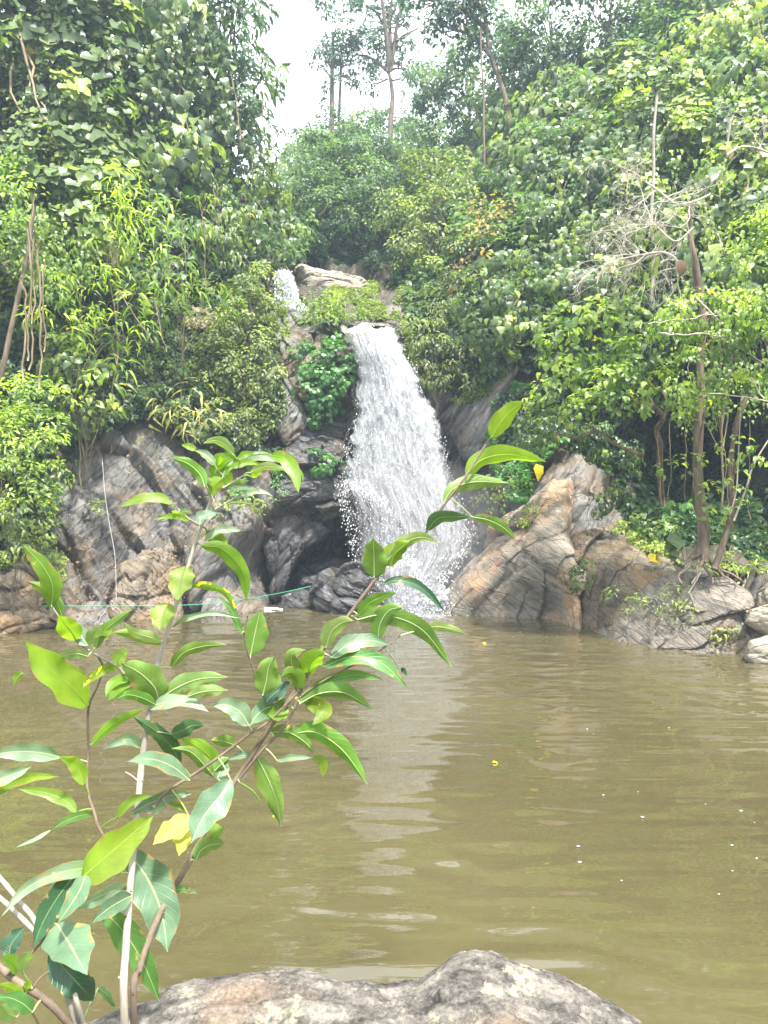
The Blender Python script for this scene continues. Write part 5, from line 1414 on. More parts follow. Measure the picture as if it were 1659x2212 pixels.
def stick_tree(label, sticks, Y, name="thin_trunk", wood='pale_bark', hug=None):
    if hug:
        m = sticks[0][0][len(sticks[0][0]) // 2]
        Y = max(Y, float(terr_Y(np.array([m[0]]), np.array([m[1]]))[0]) - hug)
    b = P3(sticks[0][0][0][0], sticks[0][0][0][1], Y)
    tb = Tubes()
    for pts, r in sticks:
        q = spline([P3(u, v, Y) for u, v in pts], 8); tb.add(q, np.linspace(r, r * 0.6, len(q)), 8)
    o = tb.build(name, M[wood], b)
    return tag(o, label, "trunk")
stick_tree("tall pale thin trunk rising through creepers left of the white dead branches", [([(1400, 800), (1405, 680), (1412, 560), (1407, 470), (1412, 380), (1412, 290), (1420, 200)], 0.05)], 12, hug=2.0)
stick_tree("pale trunk on the right slope with orange leaf beside it", [([(1522, 600), (1530, 520), (1545, 440), (1560, 370), (1570, 320), (1580, 250)], 0.035), ([(1560, 370), (1600, 330), (1640, 330), (1680, 350)], 0.022)], 11.6, hug=2.0)
stick_tree("slim grey trunk standing in the hazy trees right of the gap", [([(1048, 420), (1045, 270), (1045, 200), (1040, 130), (1038, 60)], 0.04)], 24.0, wood='bark')
stick_tree("thick brown leaning trunk at the left edge behind hanging stems", [([(-20, 880), (5, 800), (22, 720), (40, 640), (60, 540), (75, 440)], 0.06)], 10.9, wood='bark', hug=2.0)
stick_tree("thin forked stem right of the leaning sapling", [([(1585, 1125), (1610, 1060), (1630, 1000), (1680, 920)], 0.018), ([(1575, 1120), (1590, 1060), (1595, 980), (1600, 880)], 0.014)], 11.3)

# dead white branches
def dead_branches(label, start_pts, Y, n, spread, r0, seed):
    rs = np.random.default_rng(seed)
    b = P3(start_pts[0][0], start_pts[0][1], Y)
    tb = Tubes()
    def grow(p, d, L_, r, depth):
        k = 6
        pts = [p]
        for i in range(k):
            d = norm(d + rs.normal(0, 0.22, 3) + np.array([0, 0, -0.05]))
            pts.append(pts[-1] + d * L_ / k)
        tb.add(np.array(pts), np.linspace(r, r * 0.55, k + 1), 4)
        if depth > 0:
            for j in range(3):
                i = rs.integers(2, k + 1)
                grow(pts[i], norm(d + rs.normal(0, 0.75, 3)), L_ * rs.uniform(0.45, 0.75), r * 0.6, depth - 1)
    main = spline([P3(u, v, Y) for u, v in start_pts], 8)
    tb.add(main, np.linspace(r0 * 1.6, r0, len(main)), 6)
    for i in range(n):
        a = main[rs.integers(2, len(main))]
        th = rs.uniform(*spread)
        grow(a, np.array([math.cos(th), rs.normal(0, 0.3), math.sin(th)]), rs.uniform(0.5, 1.0), r0 * 0.7, 3)
    o = tb.build("dead_branches", M['dead'], b)
    tag(o, label, "dead tree")
dead_branches("upper tangle of bare white dead branches on the right slope", [(1535, 420), (1500, 435), (1460, 440), (1420, 410), (1390, 390)], 11.2, 11, (0.6, 4.2), 0.013, 1)
dead_branches("middle tangle of bare white dead twigs hanging on the right slope", [(1500, 490), (1465, 520), (1440, 510), (1400, 470)], 11.2, 11, (0.8, 4.6), 0.011, 2)
dead_branches("lowest tangle of bare white dead branches, its stub broken off on the right slope", [(1470, 600), (1460, 560), (1430, 545), (1390, 550), (1340, 560)], 11.2, 12, (1.4, 4.2), 0.013, 3)
dead_branches("arching bare branch at the right edge above the large mottled leaves", [(1570, 335), (1600, 318), (1640, 322), (1700, 350)], 11.2, 3, (0.8, 2.4), 0.014, 4)

# small plants on the rocks
plant("rock_herb", "tuft of pale ivy on the brown rock below the shaded hollow", "ivy", [(1420, 1150, 30, 26, 12.9), (1390, 1130, 18, 16, 13.2)], 'ivy', M['bright'], 0.085, 0.16, 2.4, 'hang', (0.3, 0.2), trunk=0)
plant("rock_herb", "darker ivy beside the pale tuft on the right bank", "ivy", [(1480, 1120, 36, 30, 12.9), (1440, 1100, 24, 18, 13.2)], 'ivy', M['ivy'], 0.085, 0.16, 2.4, 'hang', (0.5, 0.2), trunk=0)
plant("rock_herb", "dark leafy tuft hanging in the hollow of the brown rock", "plant", [(1250, 1250, 22, 34, 12.9), (1270, 1230, 16, 14, 12.9)], 'ovate', M['small'], 0.075, 0.14, 2.2, 'hang', (0.35, 0.2), trunk=0)
plant("rock_herb", "grey-green tuft on the slanting ledge", "plant", [(1345, 1290, 30, 22, 12.2), (1370, 1310, 20, 12, 12.1)], 'long', M['small'], 0.08, 0.14, 2.2, 'bush', (0.5, 0.2), trunk=0)
plant("rock_herb", "low leafy mat on the middle of the layered right rock", "plant", [(1420, 1300, 36, 14, 11.5), (1450, 1280, 24, 10, 11.7)], 'long', M['small'], 0.08, 0.14, 2.0, 'bush', (0.55, 0.2), trunk=0)
plant("rock_herb", "leafy mat spreading over the right part of the layered rock", "plant", [(1510, 1320, 40, 16, 11.4), (1560, 1340, 36, 16, 11.3), (1580, 1290, 34, 14, 11.5)], 'long', M['small'], 0.085, 0.14, 2.2, 'bush', (0.55, 0.2), trunk=0)
plant("rock_herb", "drooping tuft over the dark gap at the right edge", "plant", [(1590, 1360, 28, 16, 11.2), (1540, 1365, 20, 10, 11.2)], 'long', M['small'], 0.09, 0.14, 2.4, 'bush', (0.5, 0.2), trunk=0)
plant("grass_tuft", "bright grass at the foot of the creeper-wrapped trunk", "grass", [(1590, 1220, 60, 18, 11.7), (1480, 1232, 40, 12, 11.9), (1630, 1240, 40, 14, 11.5)], 'bamboo', M['bright'], 0.13, 0.16, 1.6, 'fan', (0.45, 0.25), trunk=0)
plant("grass_tuft", "tuft of grass around the yellow leaf on the right bank", "grass", [(1410, 1212, 36, 14, 12.4), (1380, 1205, 20, 10, 12.6)], 'bamboo', M['bright'], 0.13, 0.16, 1.4, 'fan', (0.4, 0.25), trunk=0)
plant("moss_tuft", "round yellowish moss tuft on the grey slab of the left cliff", "moss", [(378/1.0*1.0+0, 1290, 1, 1, 15.2)] and [(205, 1100, 14, 16, 14.6)], 'small', M['olive'], 0.06, 0.12, 3.0, 'bush', (0.7, 0.2), trunk=0)
plant("small_fern", "little fern in the crack between the two left slabs", "fern", [(600, 1062, 14, 12, 15.8)], 'long', M['ivy'], 0.10, 0.14, 2.0, 'fan', (0.45, 0.2), trunk=0)
plant("ledge_plants", "leafy tufts on top of the grey buttress left of the cave", "plant", [(520, 1080, 30, 10, 15.2), (570, 1090, 20, 12, 15.4), (470, 1100, 16, 10, 15.3)], 'ovate', M['small'], 0.075, 0.14, 2.0, 'bush', (0.6, 0.2), trunk=0)
plant("boulder_tuft", "yellow-green tuft on top of the tan boulder", "plant", [(1120, 1122, 20, 12, 14.9), (1150, 1110, 16, 10, 15.0)], 'small', M['bright'], 0.06, 0.12, 2.4, 'bush', (0.6, 0.2), trunk=0)
plant("boulder_tuft", "ivy trailing on the rock edge just right of the tall foreground leaf tips", "ivy", [(1130, 1060, 24, 20, 15.0), (1110, 1080, 14, 12, 15.1)], 'ivy', M['ivy'], 0.08, 0.14, 2.6, 'hang', (0.55, 0.2), trunk=0)
# elephant ears
def big_leaf_plant(label, items, Y, base):
    b = P3(*base)
    root = empty("broad_leaf_plant", b, label, "plant")
    for (u, v, s, tx, tz) in items:
        Lv = Leaves(); p = P3(u, v, Y)
        Lv.add(p[None], np.array([[0.1, -0.8, 0.6]]), np.array([[tx, -0.2, tz]]), s, 0.4)
        Lv.build("leaf", 'heart', M['heart'], b, root)
        t_ = Tubes(); t_.add(crooked(b, p, 0.1, 6), 0.008, 5); t_.build("stalk", M['vine'], b, root)
big_leaf_plant("elephant-ear plant with blue-green leaves left of the creeper-wrapped trunk", [(1465, 1165, 0.32, -0.6, -0.5), (1500, 1190, 0.26, 0.7, -0.3), (1455, 1190, 0.2, -0.3, -0.9)], 11.9, (1478, 1215, 12.0))

# hanging stems
def strands(label, items, Y, name="liana", wood='vine', r=0.012):
    for (u0, v0, u1, v1) in items:
        tb = Tubes()
        a = P3(u0, v0, Y + rng.normal(0, .1))
        q = crooked(a, P3(u1, v1, Y), 0.12, 14); tb.add(q, r * (0.6 + 0.8 * rng.random()), 5)
        tag(tb.build(name, M[wood], q[-1]), label, "vine", label.replace("one of the ", "the "))
strands("one of the bare liana stems hanging beside the thick leaning trunk", [(60, 480, 50, 820), (75, 500, 62, 800), (90, 520, 85, 840), (45, 600, 60, 780), (100, 560, 95, 760), (70, 420, 68, 700)], 10.7)
strands("one of the liana stems hanging from the shaded canopy behind the right trunks", [(1450, 900, 1445, 1100), (1475, 880, 1480, 1080), (1560, 880, 1570, 1100), (1620, 900, 1622, 1120), (1420, 930, 1430, 1090)], 12.0, r=0.007)
strands("one of the thin dangling stems on the face of the left wall", [(560, 170, 575, 320), (500, 150, 520, 300), (430, 420, 445, 620), (330, 640, 360, 760), (250, 620, 330, 740)], 12.6, r=0.008)
strands("one of the pale roots running down over the layered rock at the right", [(1516, 1232, 1488, 1280), (1488, 1280, 1500, 1310), (1560, 1250, 1590, 1262), (1590, 1262, 1580, 1290), (1500, 1310, 1512, 1340), (1610, 1250, 1600, 1290)], 11.35, name="root_strand", wood='pale_bark', r=0.015)
strands("one of the bleached twigs crossing the leafy boughs at the right edge", [(1400, 700, 1560, 680), (1420, 720, 1600, 730), (1560, 730, 1680, 800), (1530, 850, 1680, 870), (1500, 640, 1560, 700), (1590, 760, 1650, 860)], 10.7, name="bare_twig", wood='dead', r=0.009)
strands("one of the thin vines trailing down the brown rock to the water", [(1215, 1215, 1222, 1290), (1222, 1290, 1235, 1345)], 12.8, r=0.006)

# cords
def cord(label, pts, r, mat, name, cat):
    b = pts[0]; tb = Tubes(); q = spline(pts, 10); tb.add(q, r, 6)
    tag(tb.build(name, mat, b), label, cat)
def plain(name, col, rough=0.5):
    m, n, out = mat_new(name); p = N(n, "ShaderNodeBsdfPrincipled", i_Roughness=rough); p.inputs["Base Color"].default_value = (*col, 1)
    n.links.new(p.outputs[0], out.inputs[0]); return m
green = plain("green_rope", (0.03, 0.32, 0.17)); white = plain("white_string", (0.5, 0.5, 0.52))
cord("thin green rope stretched along the waterline to the boulders by the cave", [P3(-300, 1300, 12.5), P3(0, 1308, 13.0), P3(220, 1309, 13.8), P3(400, 1307, 14.4), P3(500, 1298, 14.8), P3(600, 1282, 15.6), P3(690, 1262, 16.0)], 0.007, green, "rope", "rope")
cord("green knotted rope end hanging by the dark dome-shaped boulder", [P3(690, 1262, 16.0), P3(686, 1275, 15.9), P3(680, 1280, 15.9), P3(672, 1284, 15.8), P3(680, 1288, 15.8)], 0.010, green, "rope", "rope")
cord("white string hanging down the left cliff, tied in a bow near the water", [P3(221, 990, 13.8), P3(226, 1060, 13.8), P3(236, 1130, 13.8), P3(248, 1200, 13.8), P3(251, 1280, 13.8), P3(250, 1298, 13.8), P3(243, 1308, 13.8), P3(237, 1300, 13.75), P3(243, 1299, 13.7), P3(248, 1308, 13.75), P3(244, 1318, 13.75), P3(241, 1310, 13.75), P3(232, 1311, 13.8), P3(224, 1326, 13.8), P3(217, 1332, 13.8), P3(215, 1342, 13.8), P3(207, 1345, 13.8), P3(205, 1350, 13.8)], 0.0055, white, "string", "string")

# fallen yellow leaves: on the water and on the banks
yel = leaf_mat("yellow_leaf", (0.75, 0.62, 0.02), (0.78, 0.62, 0.02), (0.8, 0.6, 0.03), rough=0.5)
def lone_leaf(label, u, v, Y, s, mat, tpl='ovate', nrm=(0, -0.5, 0.9), tip=(1, 0, 0), name="fallen_leaf"):
    if Y is None: Y = water_Y(v) 
    p = P3(u, v, Y); p[2] = p[2] + 0.012 if nrm[2] > 0.9 else p[2]
    Lv = Leaves(); Lv.add(p[None], np.array([nrm], float), np.array([tip], float), s, 0.5)
    tag(Lv.build(name, tpl, mat, p), label, "leaf")
lone_leaf("small yellow leaf floating beneath the hanging foreground leaf", 588, 1767, None, 0.055, yel, nrm=(0, 0, 1))
lone_leaf("tiny yellow-green leaf floating in mid pool right of the bright reflections", 1063, 1650, None, 0.06, yel, nrm=(0, 0, 1))
lone_leaf("tiny yellow leaf floating far out inside the falls' reflection", 1041, 1452 - 60, None, 0.12, yel, nrm=(0, 0, 1))
lone_leaf("orange leaf floating beyond the long foreground leaves", 636, 1510, None, 0.07, yel, nrm=(0, 0, 1))
lone_leaf("large yellowed leaf hanging beside the upper right foreground leaf, far bank", 1158, 1002, 14.3, 0.32, yel, 'broad', (0.2, -0.9, 0.3), (0.2, 0, -1), name="yellow_leaf")
lone_leaf("bright yellow leaf lying on the right bank grass", 1404, 1208, 12.1, 0.22, yel, 'heart', (0, -0.7, 0.7), (1, 0, 0.1), name="yellow_leaf")
lone_leaf("orange-yellow leaf on the pale trunk at the upper right", 1572, 318, 11.3, 0.2, M['rust'], 'broad', (0.2, -1, 0.2), (0.3, 0, -1), name="yellow_leaf")
lone_leaf("brown dead leaf in the big-leaved creeper at the right", 1468, 540+20, 10.8, 0.26, M['litter'], 'broad', (0.2, -1, 0.2), (0.1, 0, -1), name="dead_leaf")
print("LEAVES", LEAF_TOTAL[0])
# ================================================================ FOREGROUND SHRUB
def fleaf_mat(name, top, under, rough, transl, spots=0.0, vein=(0.55, 0.62, 0.30), tcol=None, mottled=0.0):
    m, n, out = mat_new(name)
    L = n.links.new
    uv = N(n, "ShaderNodeUVMap")
    sep = N(n, "ShaderNodeSeparateXYZ")
    L(uv.outputs[0], sep.inputs[0])
    # distance from the midrib
    s1 = N(n, "ShaderNodeMath", operation='SUBTRACT'); s1.inputs[1].default_value = 0.5
    L(sep.outputs[0], s1.inputs[0])
    ab = N(n, "ShaderNodeMath", operation='ABSOLUTE'); L(s1.outputs[0], ab.inputs[0])
    rib = ramp(n, [(0.0, 0.9), (0.014, 0.6), (0.03, 0.0)]); L(ab.outputs[0], rib.inputs[0])
    # side veins: y - |x| * k, repeated
    mu = N(n, "ShaderNodeMath", operation='MULTIPLY_ADD'); mu.inputs[1].default_value = -0.42
    L(ab.outputs[0], mu.inputs[0]); L(sep.outputs[1], mu.inputs[2])
    mm = N(n, "ShaderNodeMath", operation='MULTIPLY'); mm.inputs[1].default_value = 11.0; L(mu.outputs[0], mm.inputs[0])
    fr = N(n, "ShaderNodeMath", operation='PINGPONG'); fr.inputs[1].default_value = 0.5; L(mm.outputs[0], fr.inputs[0])
    sv = ramp(n, [(0.0, 1.0), (0.06, 0.25), (0.12, 0.0)]); L(fr.outputs[0], sv.inputs[0])
    tc = N(n, "ShaderNodeTexCoord")
    nz = N(n, "ShaderNodeTexNoise", i_Scale=16.0, i_Detail=4.0); L(tc.outputs["Object"], nz.inputs["Vector"])
    geo = N(n, "ShaderNodeNewGeometry")
    cside = N(n, "ShaderNodeMixRGB"); cside.inputs[1].default_value = (*top, 1); cside.inputs[2].default_value = (*under, 1)
    L(geo.outputs["Backfacing"], cside.inputs[0])
    var = N(n, "ShaderNodeHueSaturation")
    oi = N(n, "ShaderNodeObjectInfo")
    mr0 = N(n, "ShaderNodeMapRange", i_1=0.0, i_2=1.0, i_3=0.485, i_4=0.515); L(oi.outputs["Random"], mr0.inputs[0]); L(mr0.outputs[0], var.inputs["Hue"])
    mr = N(n, "ShaderNodeMapRange", i_1=0.3, i_2=0.7, i_3=0.78, i_4=1.22); L(nz.outputs["Fac"], mr.inputs[0]); L(mr.outputs[0], var.inputs["Value"])
    L(cside.outputs[0], var.inputs["Color"])
    cv = N(n, "ShaderNodeMixRGB"); cv.inputs[2].default_value = (*vein, 1)
    rv = N(n, "ShaderNodeMath", operation='MULTIPLY_ADD'); rv.inputs[1].default_value = 0.08
    L(sv.outputs[0], rv.inputs[0])
    rb = N(n, "ShaderNodeMath", operation='MULTIPLY'); rb.inputs[1].default_value = 0.75; L(rib.outputs[0], rb.inputs[0]); L(rb.outputs[0], rv.inputs[2])
    L(rv.outputs[0], cv.inputs[0]); L(var.outputs[0], cv.inputs[1])
    col = cv.outputs[0]
    if spots > 0:
        ns = N(n, "ShaderNodeTexNoise", i_Scale=45.0, i_Detail=3.0); L(tc.outputs["Object"], ns.inputs["Vector"])
        rs = ramp(n, [(0.60, 0.0), (0.62, 1.0)]); L(ns.outputs["Fac"], rs.inputs[0])
        cs = N(n, "ShaderNodeMixRGB"); cs.inputs[2].default_value = (0.75, 0.60, 0.02, 1)
        L(rs.outputs[0], cs.inputs[0]); L(col, cs.inputs[1]); col = cs.outputs[0]
    else:
        ns = N(n, "ShaderNodeTexNoise", i_Scale=30.0, i_Detail=3.0); L(tc.outputs["Object"], ns.inputs["Vector"])
        rs = ramp(n, [(0.70, 0.0), (0.74, 0.6)]); L(ns.outputs["Fac"], rs.inputs[0])
        cs = N(n, "ShaderNodeMixRGB"); cs.inputs[2].default_value = (0.45, 0.40, 0.15, 1)
        L(rs.outputs[0], cs.inputs[0]); L(col, cs.inputs[1]); col = cs.outputs[0]
    # browned margins where the noise is high
    ne = N(n, "ShaderNodeTexNoise", i_Scale=26.0, i_Detail=3.0); L(tc.outputs["Object"], ne.inputs["Vector"])
    me_ = N(n, "ShaderNodeMath", operation='MULTIPLY_ADD'); me_.inputs[1].default_value = 0.9; L(ab.outputs[0], me_.inputs[0]); L(ne.outputs["Fac"], me_.inputs[2])
    re_ = ramp(n, [(1.015, 0.0), (1.05, 0.85)]); 
    re_.color_ramp.elements[0].position = 0.97; re_.color_ramp.elements[1].position = 1.0
    L(me_.outputs[0], re_.inputs[0])
    ce = N(n, "ShaderNodeMixRGB"); ce.inputs[2].default_value = (0.28, 0.19, 0.07, 1); L(re_.outputs[0], ce.inputs[0]); L(col, ce.inputs[1]); col = ce.outputs[0]
    p = N(n, "ShaderNodeBsdfPrincipled", i_Roughness=rough)
    p.inputs["Specular IOR Level"].default_value = 0.5
    L(col, p.inputs["Base Color"])
    hadd = N(n, "ShaderNodeMath", operation='ADD'); L(sv.outputs[0], hadd.inputs[0]); L(rib.outputs[0], hadd.inputs[1])
    bp = N(n, "ShaderNodeBump", i_Strength=0.35, i_Distance=0.002); bp.invert = True
    L(hadd.outputs[0], bp.inputs["Height"])
    bp2 = N(n, "ShaderNodeBump", i_Strength=0.5, i_Distance=0.004); L(nz.outputs["Fac"], bp2.inputs["Height"]); L(bp.outputs[0], bp2.inputs["Normal"])
    L(bp2.outputs[0], p.inputs["Normal"])
    tr = N(n, "ShaderNodeBsdfTranslucent")
    mt = N(n, "ShaderNodeMixRGB", blend_type='MULTIPLY'); mt.inputs[0].default_value = 1.0; mt.inputs[2].default_value = (*(tcol or (2.2, 2.4, 0.7)), 1)
    L(col, mt.inputs[1]); L(mt.outputs[0], tr.inputs["Color"])
    mx = N(n, "ShaderNodeMixShader"); mx.inputs[0].default_value = transl
    L(p.outputs[0], mx.inputs[1]); L(tr.outputs[0], mx.inputs[2]); L(mx.outputs[0], out.inputs[0])
    return m
FM = {  # sky sheen and light shining through the blades put into these colours
 'T': fleaf_mat("glossy_pale_leaf", (0.10, 0.175, 0.105), (0.12, 0.22, 0.04), 0.36, 0.18),
 'P': fleaf_mat("pale_leaf", (0.17, 0.25, 0.165), (0.2, 0.3, 0.1), 0.38, 0.2),
 'D': fleaf_mat("dark_green_leaf", (0.025, 0.075, 0.04), (0.05, 0.12, 0.04), 0.3, 0.12, vein=(0.2, 0.28, 0.12)),
 'G': fleaf_mat("mid_green_leaf", (0.075, 0.18, 0.045), (0.11, 0.22, 0.03), 0.32, 0.3),
 'Y': fleaf_mat("yellow_green_leaf", (0.16, 0.26, 0.025), (0.16, 0.26, 0.025), 0.4, 0.45, vein=(0.32, 0.42, 0.08)),
 'O': fleaf_mat("olive_backlit_leaf", (0.13, 0.22, 0.02), (0.13, 0.22, 0.02), 0.45, 0.4, vein=(0.1, 0.16, 0.02)),
 'S': fleaf_mat("yellow_spotted_leaf", (0.14, 0.23, 0.02), (0.14, 0.23, 0.02), 0.45, 0.35, spots=1.0, vein=(0.12, 0.18, 0.02)),
 'L': fleaf_mat("yellowed_leaf", (0.42, 0.42, 0.10), (0.42, 0.42, 0.10), 0.45, 0.3, vein=(0.5, 0.5, 0.2)),
}
def cA(x, y): return (x / 3.028, 1481.2 + y / 3.028)
def cB(x, y): return (x / 3.360, 877.8 + y / 3.360)
def cC(x, y): return (384 + x / 2.016, 822.9 + y / 2.016)
def cE(x, y): return (329.2 + x / 4.652, 905.2 + y / 4.652)
SC = {'A': (cA, 3.028), 'B': (cB, 3.360), 'C': (cC, 2.016), 'E': (cE, 4.652), 'U': (lambda x, y: (x, y), 1.0)}
